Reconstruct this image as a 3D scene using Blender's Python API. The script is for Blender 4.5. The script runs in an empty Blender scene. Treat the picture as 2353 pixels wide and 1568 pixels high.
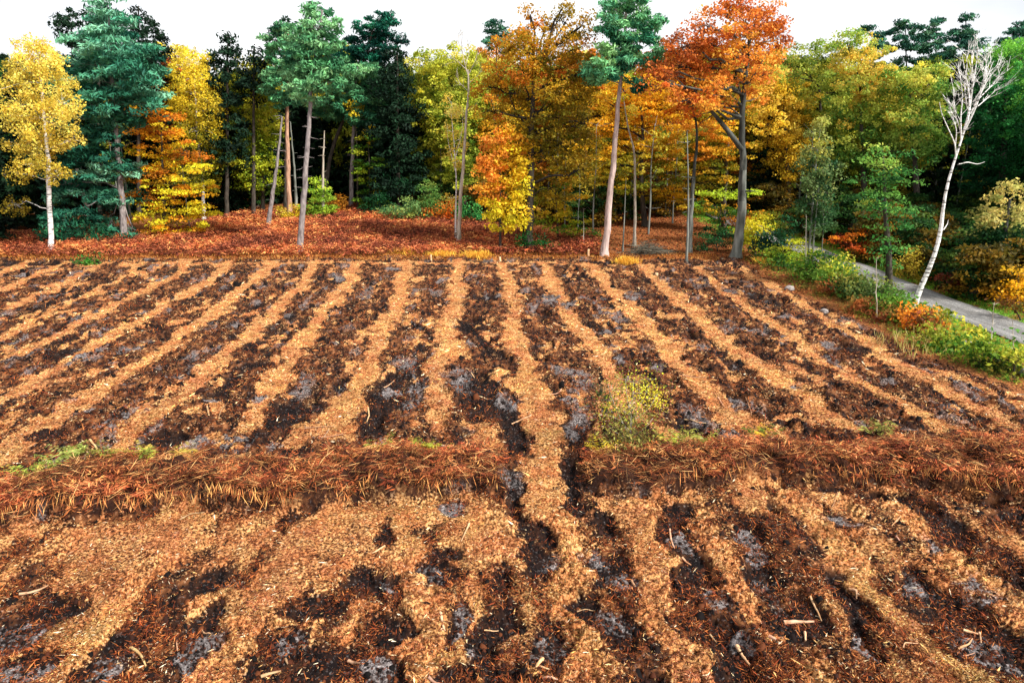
import bpy, math, numpy as np
from math import radians, sin, cos, tan, pi
rng = np.random.default_rng(7)
scene = bpy.context.scene
COL = scene.collection
# ------------------------------------------------------------------ camera
CH = 9.5
PITCH = math.atan2(444, 1568)
cam_d = bpy.data.cameras.new('camera'); cam_d.lens = 24; cam_d.sensor_width = 36
cam_d.clip_end = 3000
cam = bpy.data.objects.new('camera', cam_d); COL.objects.link(cam)
cam.location = (0, 0, CH); cam.rotation_euler = (pi/2 - PITCH, 0, 0)
scene.camera = cam
# ------------------------------------------------------------------ light
SUN_EL, SUN_AZ = radians(43), radians(122)      # azimuth clockwise from +Y
w = bpy.data.worlds.new("World"); scene.world = w; w.use_nodes = True
nt = w.node_tree; nt.nodes.clear()
sky = nt.nodes.new('ShaderNodeTexSky'); sky.sky_type = 'NISHITA'; sky.sun_disc = False
sky.sun_elevation = SUN_EL; sky.sun_rotation = SUN_AZ
tc = nt.nodes.new('ShaderNodeTexCoord')
mp = nt.nodes.new('ShaderNodeMapping'); mp.inputs['Scale'].default_value = (1, 1, 3.5)
no = nt.nodes.new('ShaderNodeTexNoise'); no.inputs['Scale'].default_value = 2.3; no.inputs['Detail'].default_value = 6
rp = nt.nodes.new('ShaderNodeValToRGB')
rp.color_ramp.elements[0].position = .32; rp.color_ramp.elements[0].color = (4.9, 5.05, 5.35, 1)
rp.color_ramp.elements[1].position = .62; rp.color_ramp.elements[1].color = (7.6, 7.5, 7.4, 1)
mx = nt.nodes.new('ShaderNodeMix'); mx.data_type = 'RGBA'; mx.inputs[0].default_value = .88
bg = nt.nodes.new('ShaderNodeBackground'); bg.inputs[1].default_value = .095
wo = nt.nodes.new('ShaderNodeOutputWorld')
L = nt.links.new
L(tc.outputs['Generated'], mp.inputs[0]); L(mp.outputs[0], no.inputs['Vector']); L(no.outputs[0], rp.inputs[0])
L(sky.outputs[0], mx.inputs[6]); L(rp.outputs[0], mx.inputs[7]); L(mx.outputs[2], bg.inputs[0]); L(bg.outputs[0], wo.inputs[0])
sd = bpy.data.lights.new('sun', 'SUN'); sd.energy = 4.4; sd.angle = radians(7); sd.color = (1, .95, .87)
so = bpy.data.objects.new('sun', sd); COL.objects.link(so)
so.rotation_euler = (pi/2 - SUN_EL, 0, pi - SUN_AZ)
vs = scene.view_settings; vs.view_transform = 'Standard'; vs.look = 'None'; vs.gamma = 1; vs.exposure = .95
# ------------------------------------------------------------------ noise and geometry helpers
def hsh(ix, iy, seed):
    h = (ix.astype(np.int64)*374761393 + iy.astype(np.int64)*668265263 + seed*974711) & 0xffffffff
    h = ((h ^ (h >> 13))*1274126177) & 0xffffffff
    return ((h ^ (h >> 16)) & 0xffff)/65535.0
def vnoise(x, y, seed=0):
    ix = np.floor(x); iy = np.floor(y); fx = x-ix; fy = y-iy
    fx = fx*fx*(3-2*fx); fy = fy*fy*(3-2*fy)
    a = hsh(ix, iy, seed); b = hsh(ix+1, iy, seed); c = hsh(ix, iy+1, seed); d = hsh(ix+1, iy+1, seed)
    return (a*(1-fx)+b*fx)*(1-fy)+(c*(1-fx)+d*fx)*fy
def fbm(x, y, o=4, seed=0, g=.5):
    s = 0; a = 1; t = 0
    for k in range(o):
        s = s+a*vnoise(x*2**k+k*17.3, y*2**k-k*9.1, seed+k); t += a; a *= g
    return s/t
def sst(a, b, x):
    t = np.clip((x-a)/(b-a), 0, 1); return t*t*(3-2*t)
def lin(c):
    c = np.asarray(c, float)/255.; return np.where(c < .04045, c/12.92, ((c+.055)/1.055)**2.4)

def HB(x, y):                                    # broad lie of the land
    x = np.asarray(x, float); y = np.asarray(y, float)
    return 3.4*sst(50, 112, y) + 5*sst(120, 260, y) - .35*sst(0, 6, x-16-(y-20)*.35)*(y < 200)
def ray(u, v):
    xc = (u-1176)/1568; yc = -(v-784)/1568
    return np.array([xc, cos(PITCH)+yc*sin(PITCH), -sin(PITCH)+yc*cos(PITCH)])
def ground(u, v):
    d = ray(u, v); z = 0.
    for _ in range(25):
        t = (z-CH)/d[2] if d[2] < -1e-3 else 130
        t = min(t, 180)
        z = .5*z+.5*float(HB(d[0]*t, d[1]*t))
    return np.array([d[0]*t, d[1]*t, float(HB(d[0]*t, d[1]*t))])
def at(u, v, Y):
    d = ray(u, v); t = Y/d[1]; return np.array([d[0]*t, Y, CH+d[2]*t])
def pxm(Y):                                      # metres per trace pixel at that depth
    return Y/cos(PITCH)/1568*.97

class Geo:
    def __init__(s): s.V = []; s.F = []; s.C = []; s.n = 0
    def add(s, V, F, C):
        V = np.asarray(V, float); F = np.asarray(F, int); s.V.append(V); s.F.append(F+s.n); s.n += len(V)
        C = np.asarray(C, float); s.C.append(np.broadcast_to(C, (len(F), 3)) if C.ndim == 1 else C)
    def tube(s, P, R, col=(1, 1, 1), k=6, bump=0):
        P = np.asarray(P, float); R = np.asarray(R, float); n = len(P)
        T = np.gradient(P, axis=0); T /= np.linalg.norm(T, axis=1)[:, None]+1e-9
        ref = np.array([1., 0, 0]) if abs(T[:, 0]).max() < .9 else np.array([0, 0, 1.]) if abs(T[:, 2]).max() < .95 else np.array([.3, 1., 0])
        A = np.cross(T, ref); A /= np.linalg.norm(A, axis=1)[:, None]+1e-9; B = np.cross(T, A)
        an = np.arange(k)*2*pi/k
        rr = R[:, None]*np.ones(k)
        if bump: rr = rr*(1+bump*rng.normal(size=rr.shape))
        V = P[:, None]+rr[..., None]*(A[:, None]*np.cos(an)[None, :, None]+B[:, None]*np.sin(an)[None, :, None])
        i = np.arange(n-1)[:, None]*k; j = np.arange(k)[None]; j2 = (j+1) % k
        F = np.stack([i+j, i+j2, i+k+j2, i+k+j], -1).reshape(-1, 4)
        s.add(V.reshape(-1, 3), F, col)
    def quads(s, Cn, U, W, col):                 # rhombus leaves: centre, half length vector, half width vector
        n = len(Cn); V = np.stack([Cn-U, Cn+W, Cn+U, Cn-W], 1).reshape(-1, 3)
        s.add(V, np.arange(4*n).reshape(n, 4), col)
    def build(s, name, mat, parent=None, smooth=False):
        V = np.concatenate(s.V); F = np.concatenate(s.F); C = np.concatenate(s.C)
        if parent is not None: V = V-np.array(parent['_o'])
        me = bpy.data.meshes.new(name); n = len(F)
        me.vertices.add(len(V)); me.vertices.foreach_set('co', V.ravel().astype(np.float32))
        me.loops.add(4*n); me.loops.foreach_set('vertex_index', F.ravel().astype(np.int32))
        me.polygons.add(n); me.polygons.foreach_set('loop_start', (np.arange(n)*4).astype(np.int32))
        if smooth: me.polygons.foreach_set('use_smooth', np.ones(n, bool))
        a = me.attributes.new('tint', 'FLOAT_COLOR', 'FACE')
        a.data.foreach_set('color', np.concatenate([C, np.ones((n, 1))], 1).ravel().astype(np.float32))
        me.update(); me.materials.append(mat)
        o = bpy.data.objects.new(name, me); COL.objects.link(o)
        if parent is not None: o.parent = parent
        return o
def tag(o, label=None, cat=None, group=None, kind=None):
    for k, v in (('label', label), ('category', cat), ('group', group), ('kind', kind)):
        if v: o[k] = v
    return o
def thing(name, label, cat, loc, group=None):
    o = bpy.data.objects.new(name, None); COL.objects.link(o); o.location = [float(c) for c in loc]
    o.empty_display_size = .3
    o['_o'] = [float(c) for c in loc]
    return tag(o, label, cat, group)
def dup(root, loc, rz, sc, label, group, cat=None):
    r = root.copy(); COL.objects.link(r); r.location = [float(c) for c in loc]; r.rotation_euler = (0, 0, rz); r.scale = sc
    r['label'] = label; r['group'] = group
    for ch in root.children:
        c = ch.copy(); COL.objects.link(c); c.parent = r
    return r
# ------------------------------------------------------------------ materials
def mat(name, rough=.8):
    m = bpy.data.materials.new(name); m.use_nodes = True; n = m.node_tree
    b = n.nodes['Principled BSDF']; b.inputs['Roughness'].default_value = rough; b.inputs['Specular IOR Level'].default_value = .25
    return m, n, b, n.links.new
def noisen(n, scale, detail=4, vec=None, stretch=None):
    t = n.nodes.new('ShaderNodeTexNoise'); t.inputs['Scale'].default_value = scale; t.inputs['Detail'].default_value = detail
    g = n.nodes.new('ShaderNodeNewGeometry'); src = g.outputs['Position']
    if stretch:
        q = n.nodes.new('ShaderNodeMapping'); q.inputs['Scale'].default_value = stretch; n.links.new(src, q.inputs[0]); src = q.outputs[0]
    n.links.new(src, t.inputs['Vector']); return t
def ramp(n, src, stops):
    r = n.nodes.new('ShaderNodeValToRGB'); e = r.color_ramp.elements
    while len(e) < len(stops): e.new(.5)
    for q, (p, c) in zip(e, stops): q.position = p; q.color = (*c, 1) if len(c) == 3 else c
    n.links.new(src, r.inputs[0]); return r
def mixc(n, f, a, b, mode='MIX'):
    m = n.nodes.new('ShaderNodeMix'); m.data_type = 'RGBA'; m.blend_type = mode
    for s, i in ((f, 0), (a, 6), (b, 7)):
        if hasattr(s, 'is_output') : n.links.new(s, m.inputs[i])
        elif i == 0: m.inputs[0].default_value = s
        else: m.inputs[i].default_value = (*s, 1)
    return m.outputs[2]
def mth(n, op, a, b=0., c=None):
    m = n.nodes.new('ShaderNodeMath'); m.operation = op
    for s, i in ((a, 0), (b, 1), (c, 2)):
        if s is None: continue
        if hasattr(s, 'is_output'): n.links.new(s, m.inputs[i])
        else: m.inputs[i].default_value = s
    return m.outputs[0]
def leafmat(name, trans=.42, rough=.55):
    m, n, b, K = mat(name, rough); b.inputs['Specular IOR Level'].default_value = .12
    a = n.nodes.new('ShaderNodeAttribute'); a.attribute_name = 'tint'
    K(a.outputs['Color'], b.inputs['Base Color'])
    t = n.nodes.new('ShaderNodeBsdfTranslucent'); K(a.outputs['Color'], t.inputs[0])
    mx = n.nodes.new('ShaderNodeMixShader'); mx.inputs[0].default_value = trans
    K(b.outputs[0], mx.inputs[1]); K(t.outputs[0], mx.inputs[2]); K(mx.outputs[0], n.nodes['Material Output'].inputs[0])
    return m
def barkmat(name, lo, hi, scale=6, st=(1, 1, .25)):
    m, n, b, K = mat(name, .9)
    a = n.nodes.new('ShaderNodeAttribute'); a.attribute_name = 'tint'
    t = noisen(n, scale, 6, stretch=st)
    r = ramp(n, t.outputs[0], [(.3, lo), (.7, hi)])
    K(mixc(n, 1., r.outputs[0], a.outputs['Color'], 'MULTIPLY'), b.inputs['Base Color'])
    bp = n.nodes.new('ShaderNodeBump'); bp.inputs['Strength'].default_value = .8; bp.inputs['Distance'].default_value = .05
    K(t.outputs[0], bp.inputs['Height']); K(bp.outputs[0], b.inputs['Normal'])
    return m
LEAF = leafmat('leaf'); NEEDLE = leafmat('needle', .12, .7); DRY = leafmat('dry_litter', .1, .8)
BARK_PINE = barkmat('pine_bark', (.09, .075, .075), (.34, .30, .29), 7)
BARK_DARK = barkmat('dark_bark', (.018, .015, .012), (.085, .07, .055))
BARK_BEECH = barkmat('beech_bark', (.05, .055, .045), (.27, .28, .25), 3)
BARK_SNAG = barkmat('snag_wood', (.22, .18, .13), (.55, .50, .42), 6)
WOOD = barkmat('splintered_wood', (.42, .22, .10), (.78, .55, .33), 5)
m, n, b, K = mat('birch_bark', .7)
t = noisen(n, 2.2, 5, stretch=(1, 1, 4)); r = ramp(n, t.outputs[0], [(.36, (.05, .045, .04)), (.44, (.62, .60, .57)), (.7, (.92, .9, .88))])
K(r.outputs[0], b.inputs['Base Color']); BARK_BIRCH = m

# ------------------------------------------------------------------ ground masks, traced in plan
AZ = math.atan2(-108, 1629.6)                    # direction of the plough rows
rd = np.array([sin(AZ), cos(AZ)]); cd = np.array([cos(AZ), -sin(AZ)])
def gp(pts): return np.array([ground(*p)[:2] for p in pts])
def seg_d(x, y, P, W):                            # normalised distance to a polyline whose half width varies
    best = np.full(x.shape, 9.)
    for i in range(len(P)-1):
        a, b = P[i], P[i+1]; d = b-a; L2 = d@d+1e-9
        t = np.clip(((x-a[0])*d[0]+(y-a[1])*d[1])/L2, 0, 1)
        dd = np.hypot(x-a[0]-t*d[0], y-a[1]-t*d[1])/(W[i]*(1-t)+W[i+1]*t)
        best = np.minimum(best, dd)
    return best
def ppm(v):                                       # metres per trace pixel, sideways, on the flat at that row
    p = ground(1176, v); return (p[1]*cos(PITCH)+(CH-p[2])*sin(PITCH))/1568
LIGHT = [  # polyline, half width (px)
 ([(1052,600),(1050,640),(1040,700),(1030,770),(1020,860),(1012,930),(1005,985)],[14,15,20,25,26,26,20]),
 ([(1150,605),(1162,640),(1180,720),(1192,770),(1215,860),(1235,960),(1250,1060),(1262,1150),(1280,1230),(1300,1300),(1300,1400),(1325,1480),(1360,1570)],[12,15,20,22,27,32,36,42,50,52,42,50,60]),
 ([(1245,605),(1262,640),(1310,720),(1365,800),(1405,870),(1440,930),(1510,985),(1600,1015)],[12,14,20,24,27,30,30,25]),
 ([(1350,605),(1390,640),(1460,720),(1530,800),(1610,880),(1660,940),(1730,1000)],[12,15,22,26,32,34,34]),
 ([(1470,610),(1505,640),(1590,720),(1690,800),(1790,870),(1870,930),(1940,985)],[12,15,21,26,29,33,34]),
 ([(1600,615),(1640,650),(1740,725),(1860,810),(1980,875),(2100,940),(2180,990)],[10,14,18,22,24,22,20]),
 ([(1700,618),(1790,670),(1920,745),(2040,815),(2180,900),(2352,985)],[8,12,18,20,22,24]),
 ([(2150,850),(2260,895),(2370,940)],[14,18,18]),
 ([(930,602),(935,640),(905,710),(870,780),(845,860),(800,920),(765,985)],[14,16,17,20,28,34,32]),
 ([(825,602),(808,640),(762,700),(695,785),(640,860),(600,930),(560,985)],[12,14,17,21,25,27,30]),
 ([(725,602),(705,635),(650,695),(570,770),(500,830),(450,880)],[12,13,16,18,20,18]),
 ([(450,880),(400,930),(330,980),(280,1030)],[22,26,28,22]),
 ([(625,602),(600,635),(510,705),(420,775),(320,840),(230,895),(120,965),(0,1055),(-80,1110)],[12,14,18,20,22,28,34,44,45]),
 ([(530,602),(490,640),(385,700),(270,765),(170,825),(60,890),(-60,955)],[10,13,15,17,18,20,22]),
 ([(430,602),(400,635),(290,690),(160,755),(60,800),(-40,845)],[10,12,14,14,17,18]),
 ([(330,602),(300,630),(190,685),(70,745),(-30,790)],[8,10,12,13,14]),
 ([(240,602),(150,650),(60,690),(-40,730)],[8,10,12,12]),
 ([(150,602),(70,640),(-20,675)],[8,10,11]), ([(60,602),(-20,640)],[9,10]),
 ([(0,612),(400,606),(800,604),(1200,604),(1500,610),(1700,612)],[9,10,7,7,6,4]),
 ([(690,1010),(740,990),(800,1000)],[40,40,30]), ([(1090,970),(1120,1010),(1150,1040)],[30,32,30]),
 ([(1800,1130),(1850,1190),(1900,1250),(1990,1350),(2080,1420),(2180,1500),(2280,1570)],[24,26,28,32,34,34,36]),
 ([(1450,1150),(1480,1250),(1500,1330),(1480,1400),(1540,1490),(1600,1570)],[38,40,34,30,38,45]),
 ([(1650,1250),(1685,1320),(1730,1390),(1790,1460)],[30,36,38,28]),
 ([(780,1190),(680,1280),(600,1390),(530,1480),(480,1570)],[60,55,50,45,55]),
 ([(360,1310),(250,1420),(160,1510),(110,1570)],[30,48,50,52]),
 ([(960,1250),(950,1340),(955,1430),(950,1530)],[45,40,32,30]),
 ([(1090,1180),(1130,1290)],[36,44]), ([(1710,1130),(1725,1170)],[36,30]),
 ([(2000,1150),(2060,1180),(2200,1300),(2330,1440)],[20,30,34,26]),
]
DARK = [  # x, y, rx, ry  (px)  pits of black soil, plus painted shade under the bracken bank's front edge
 (900,1218,36,26),(1010,1300,52,38),(1045,1255,40,20),(1130,1340,30,50),(1200,1150,22,90),(1195,1000,24,60),(1215,1290,36,60),(1300,1100,24,60),
 (1320,1160,30,30),(1110,1450,75,80),(1180,1540,60,50),(1400,1300,52,45),(1350,1385,44,40),(1420,1440,50,50),(1540,1215,50,45),(1600,1330,48,70),(1640,1450,60,70),
 (1680,1530,70,40),(1720,1210,42,40),(1770,1310,45,55),(1850,1430,90,60),(1960,1370,34,50),(2010,1450,24,60),(2200,1400,66,60),(2110,1330,40,46),(2300,1480,70,80),
 (2335,1285,36,30),(2080,1150,45,22),(2190,1220,60,35),(1990,1140,45,18),(490,1335,60,34),(310,1470,60,60),(230,1530,50,40),(60,1430,80,70),(60,1530,80,50),
 (465,1430,32,50),(450,1520,30,40),(700,1400,80,36),(640,1480,50,40),(825,1335,46,34),(860,1430,70,44),(780,1510,60,50),(590,1545,30,30),(1010,1420,40,46),(1050,1530,70,50),
 (890,1530,50,40),(1240,1470,60,50),(1550,1340,20,40),(120,1400,60,30),(390,1010,60,26),(650,960,60,40),(120,1000,60,22),(20,1080,60,26),(1500,1560,40,30),
 (1240,1230,24,30),(1380,1200,30,40),(2320,1180,60,20),(1560,1170,70,16),(880,930,30,60),(1110,900,60,60),(1170,950,30,50),(780,885,20,22),(1900,1120,60,14)]
ASH = [(1560,1230,24,28),(1700,1222,24,26),(990,1300,34,24),(1045,1165,26,22),(1170,925,24,16),(1155,912,12,8),(1185,942,16,8),(1250,1285,28,18),(1365,1270,26,18),(1430,1325,36,30),
 (1250,1490,46,34),(1400,1420,40,24),(290,1520,56,46),(60,1540,70,36),(40,1440,60,40),(455,1500,26,50),(655,1470,44,24),(850,1510,46,30),(2120,1345,28,34),(2130,1245,30,24),
 (2240,1350,34,34),(2280,1500,60,60),(2000,1470,22,30),(1780,1350,30,40),(1640,1360,30,40),(1740,1260,26,34),(540,1345,36,20),(1020,1420,30,44),(865,1345,20,16),(70,850,14,14),(205,940,14,7),(330,945,12,8),(395,870,12,14),
 (290,805,26,12),(200,815,12,30),(290,885,14,8),(540,750,10,8),(590,915,24,10),(460,925,20,8),(1700,930,20,24),(1520,850,14,10),(1420,830,12,9),(1560,990,10,8),(1060,870,40,30),(975,885,26,30),(905,895,30,12),
 (1260,690,30,16),(1310,700,22,12),(1460,680,20,12),(1830,885,20,6),(1890,880,8,8),(1925,830,16,16),(1900,1200,40,12),(880,1010,20,8),(2060,670,14,8),(1840,665,16,8),(1680,665,18,9),(1690,1470,30,26),(1060,1475,30,20),(30,1090,30,16)]
BF = np.array(sorted([tuple(ground(*p)[:2]) for p in [(-350,1300),(-100,1225),(0,1215),(200,1190),(400,1168),(560,1178),(700,1172),(830,1152),(1000,1138),(1150,1132),(1350,1125),(1500,1138),(1700,1108),(1900,1102),(2100,1112),(2352,1155),(2600,1190)]]))
BB = np.array(sorted([tuple(ground(*p)[:2]) for p in [(-350,1220),(-100,1150),(0,1115),(150,1085),(330,1060),(600,1055),(800,1050),(1000,1040),(1150,1045),(1350,1040),(1600,1035),(1900,1030),(2100,1015),(2352,1010),(2600,1015)]]))
GX1, GX2 = ground(1160, 1100)[0], ground(1345, 1100)[0]
def berm(x, y):
    f = np.interp(x, BF[:, 0], BF[:, 1])+.25*(fbm(x*1.2, x*0+3, 3, 5)-.5)*2; bk = np.interp(x, BB[:, 0], BB[:, 1])+1.8*(fbm(x*.7, x*0+7, 3, 9)-.5)
    g = 1-sst(GX1-.35, GX1+.1, x)*(1-sst(GX2-.1, GX2+.35, x))
    t = (y-f+.35*(fbm(x*2.4, y*2.4, 3, 13)-.5))/(bk-f)
    return g*sst(-.02, .10, t)*(1-sst(.55, 1.15, t))
ROAD = gp([(3300,1130),(2700,890),(2352,766),(2180,705),(2061,660),(1970,620),(1868,580)]+[(1785,546),(1700,512),(1610,478),(1520,452)])
ROADW = 1.65
def road_d(x, y): return seg_d(x, y, ROAD, np.ones(len(ROAD)))
EDGE = gp([(1720,612),(1790,655),(1850,685),(1960,735),(2080,800),(2200,852),(2300,885),(2352,905),(2700,1100),(3400,1400)])
def field_mask(x, y):                             # 1 inside the cleared field
    e = np.interp(y, EDGE[::-1, 1], EDGE[::-1, 0]); wob = 1.2*(fbm(x*.35, y*.35, 3, 3)-.5)
    ef = np.interp(x, [-60, -20, 0, 15, 22], [59.5, 59.5, 60.5, 59.5, 59])
    return (1-sst(-.4, .4, x-e+wob))*(1-sst(-.6, .6, y-ef+wob))
def masks(x, y):
    wx = x+.55*(fbm(x*.55, y*.4, 3, 21)-.5)*2+.26*(fbm(x*2.6, y*2.6, 3, 22)-.5)*2; wy = y+.4*(fbm(x*.6, y*.6, 3, 23)-.5)*2+.25*(fbm(x*3, y*3, 3, 24)-.5)*2
    s = wx*cd[0]+wy*cd[1]; t = wx*rd[0]+wy*rd[1]
    bf = np.interp(x, BF[:, 0], BF[:, 1])
    fore = 1-sst(-.3, .3, y-bf)
    n1 = fbm(s*.9, t*.45, 5, 31); n2 = fbm(s*1.4+9, t*.6, 4, 41); n3 = fbm(s*3, t*2, 4, 51)
    Lg = fore*((.34+.22*(1-sst(-2, 5, x)))*sst(.25, .5, n1)+.34*sst(.45, .6, n2)*sst(.35, .6, n1))+(1-fore)*(.30*sst(.40, .60, n3)+.7*sst(.58, .68, n2)*sst(.42, .52, n3))
    Lg = np.maximum(Lg, .0)
    for P, W in LIGHT:
        G = gp(P); Wm = np.array([ppm(p[1])*q*(.86 if p[0] > 1500 and p[1] < 1000 else 1) for p, q in zip(P, W)])
        lo = G.min(0)-Wm.max()*1.6-1; hi = G.max(0)+Wm.max()*1.6+1
        k = (x > lo[0]) & (x < hi[0]) & (y > lo[1]) & (y < hi[1])
        if not k.any(): continue
        d = seg_d(wx[k], wy[k], G, Wm)
        Lg[k] = np.maximum(Lg[k], (1-sst(.62, 1.38, d+(n3[k]-.5)*1.5))*(.78+.22*sst(.3, .5, n2[k])))
    D = (1-fore)*sst(.54, .68, n1)*(1-Lg)*.9+fore*sst(.55-.09*sst(6, 16, x), .65-.07*sst(6, 16, x), n2)*.75*(1-Lg)
    A = (1-fore)*sst(.60, .72, fbm(s*1.3+5, t*.6+3, 4, 61))*(1-Lg)*.7
    for lst, which in ((DARK, 0), (ASH, 1)):
        for (cx, cy, rx, ry) in lst:
            c = ground(cx, cy)[:2]; ax = rx*ppm(cy); ay = abs(ground(cx, cy-ry)[1]-ground(cx, cy+ry)[1])/2
            k = (abs(x-c[0]) < ax*1.6+.6) & (abs(y-c[1]) < ay*1.6+.6)
            if not k.any(): continue
            sh = (cx-1065)/1e9
            d = np.hypot((wx[k]-c[0])/ax, (wy[k]-c[1])/ay)+(n3[k]-.5)*.9
            q = 1-sst(.45, 1.3, d)
            if which == 0: D[k] = np.maximum(D[k], q); Lg[k] = Lg[k]*(1-.95*q)
            else: q = q*(.55+.75*sst(.4, .62, fbm(wx[k]*2.6, wy[k]*2.6, 3, 63))); A[k] = np.maximum(A[k], np.minimum(.70*q, .8)); Lg[k] *= (1-.85*q); D[k] = np.maximum(D[k], .5*q)
    return Lg, D, A, n1, n3, s, t, fore
def relief(x, y, M=None):
    if M is None: M = masks(x, y)
    Lg, D, A, n1, n3, s, t, fore = M
    fm = field_mask(x, y)
    rough = (1-.85*Lg)*(1+.35*(1-fore))*(.50*(fbm(s*1.6, t*1.2, 4, 71)-.45)+.16*(fbm(s*5, t*5, 4, 81)-.5)+.05*(fbm(s*16, t*16, 2, 85)-.5))*(.55+.45*(1-fore))
    rough = rough-.24*D*(.4+.6*(1-A))+.022*(fbm(s*12, t*12, 3, 91)-.5)+.10*(fbm(s*2.6, t*1.8, 3, 93)-.5)-.05*A*(1-D)
    tread = sst(.2, .7, Lg)*.075*np.sin((t*1.0+abs((s*2) % 1-.5)*.35)*2*pi/.26)*sst(.42, .56, fbm(s*.8, t*.35, 2, 95))*fore
    h = (rough+tread+.05*(1-Lg)*(1-fore))*fm
    bm = berm(x, y)
    h = h*(1-.6*bm)+bm*((.22+.35*fbm(x*.5, y*0+2, 2, 107))+.75*(fbm(x*1.3, y*1.3, 4, 101)-.5)+.16*(fbm(x*6, y*6, 3, 105)-.5))
    bf = np.interp(x, BF[:, 0], BF[:, 1])
    h -= .18*np.exp(-((y-bf+.1)/.28)**2)*(1-sst(GX1-.2, GX1, x)*(1-sst(GX2, GX2+.2, x)))*sst(.4, .6, fbm(x*.7, x*0, 3, 8))
    rdist = road_d(x, y)
    out = (1-fm)*(.25*(fbm(x*.5, y*.5, 4, 111)-.4)+.10*(fbm(x*2.5, y*2.5, 3, 115)-.5))*sst(1.6, 3.2, rdist)
    return h+out-.08*(1-sst(1.7, 2.3, rdist))
def grid_sheet():
    ys = [4.]
    while ys[-1] < 62: ys.append(ys[-1]+max(.03, .032*(ys[-1]/13)**1.55))
    while ys[-1] < 300: ys.append(ys[-1]*1.006+.05)
    ys = np.array(ys+[330, 400, 520, 700, 1000, 1500, 2400])
    nx = 820; q = np.linspace(-1, 1, nx)
    q = q*(.8+.2*abs(q)**6)
    X = q[None]*(ys[:, None]*.95+5); Y = np.repeat(ys[:, None], nx, 1)
    return X, Y
X, Y = grid_sheet(); ny, nx = X.shape; x = X.ravel(); y = Y.ravel()
M = masks(x, y); fm = field_mask(x, y); bm = berm(x, y)
z = HB(x, y)+relief(x, y, M)
V = np.stack([x, y, z], 1)
i = np.arange(ny-1)[:, None]*nx+np.arange(nx-1)[None]; F = np.stack([i, i+1, i+1+nx, i+nx], -1).reshape(-1, 4)
me = bpy.data.meshes.new('ground')
me.vertices.add(len(V)); me.vertices.foreach_set('co', V.ravel().astype(np.float32))
me.loops.add(F.size); me.loops.foreach_set('vertex_index', F.ravel().astype(np.int32))
me.polygons.add(len(F)); me.polygons.foreach_set('loop_start', (np.arange(len(F))*4).astype(np.int32))
me.polygons.foreach_set('use_smooth', np.ones(len(F), bool)); me.update()
rdist = road_d(x, y)
grass = np.clip((1-sst(1.0, 2.2, abs(rdist-2.6)))*1.2*sst(.3, .5, fbm(x*.8, y*.8, 3, 201)), 0, 1)*(1-fm)
def setattr4(nm, a, b, c, d):
    at_ = me.attributes.new(nm, 'FLOAT_COLOR', 'POINT')
    at_.data.foreach_set('color', np.stack([a, b, c, d], 1).ravel().astype(np.float32))
setattr4('soil', M[0], M[1], M[2], np.ones(len(x)))
rightverge = sst(0, 4, x-np.interp(y, EDGE[::-1, 1], EDGE[::-1, 0]))*(y < 75)
setattr4('cover', fm, np.maximum(grass, .55*rightverge*sst(.4, .6, fbm(x, y, 3, 205))), bm, np.ones(len(x)))
go = bpy.data.objects.new('ground', me); COL.objects.link(go); tag(go, kind='structure')
m, n, b, K = mat('churned_soil', .95); me.materials.append(m); b.inputs['Specular IOR Level'].default_value = .06
sa = n.nodes.new('ShaderNodeAttribute'); sa.attribute_name = 'soil'; ss = n.nodes.new('ShaderNodeSeparateColor'); K(sa.outputs['Color'], ss.inputs[0])
ca = n.nodes.new('ShaderNodeAttribute'); ca.attribute_name = 'cover'; cs = n.nodes.new('ShaderNodeSeparateColor'); K(ca.outputs['Color'], cs.inputs[0])
nf = noisen(n, 15, 8); nm = noisen(n, 1.3, 5); nc = noisen(n, 28, 4); nf2 = noisen(n, 4.5, 7, stretch=(1, .45, 1))
dark = ramp(n, nf2.outputs[0], [(.36, (.004, .003, .003)), (.46, (.022, .009, .006)), (.55, (.085, .032, .013)), (.70, (.26, .105, .042))])
tan_ = ramp(n, nf.outputs[0], [(.32, (.04, .016, .008)), (.42, (.20, .085, .033)), (.52, (.46, .23, .095)), (.66, (.72, .43, .20))])
tan2 = ramp(n, nm.outputs[0], [(.42, (.80, .58, .48)), (.58, (1, .98, .86))])
tanc = mixc(n, 1., tan_.outputs[0], tan2.outputs[0], 'MULTIPLY')
lf = mth(n, 'MULTIPLY_ADD', mth(n, 'SUBTRACT', nf.outputs[0], .5), 1.5, ss.outputs[0])
lf2 = n.nodes.new('ShaderNodeMapRange'); lf2.interpolation_type = 'SMOOTHSTEP'; K(lf, lf2.inputs[0]); lf2.inputs[1].default_value = .30; lf2.inputs[2].default_value = .62
c1 = mixc(n, lf2.outputs[0], dark.outputs[0], tanc)
df = mth(n, 'MULTIPLY_ADD', mth(n, 'SUBTRACT', nf2.outputs[0], .5), 1.6, ss.outputs[1])
d2 = n.nodes.new('ShaderNodeMapRange'); K(df, d2.inputs[0]); d2.inputs[1].default_value = .3; d2.inputs[2].default_value = .75; d2.inputs[4].default_value = .9
c2 = mixc(n, d2.outputs[0], c1, (.005, .004, .0045))
af = mth(n, 'MULTIPLY_ADD', mth(n, 'SUBTRACT', nf.outputs[0], .5), 2.6, ss.outputs[2])
a2 = n.nodes.new('ShaderNodeMapRange'); K(af, a2.inputs[0]); a2.inputs[1].default_value = .20; a2.inputs[2].default_value = 1.15; a2.inputs[4].default_value = .85
ashc = ramp(n, nc.outputs[0], [(.35, (.055, .05, .055)), (.65, (.40, .355, .345))])
c3 = mixc(n, a2.outputs[0], c2, ashc.outputs[0])
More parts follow.
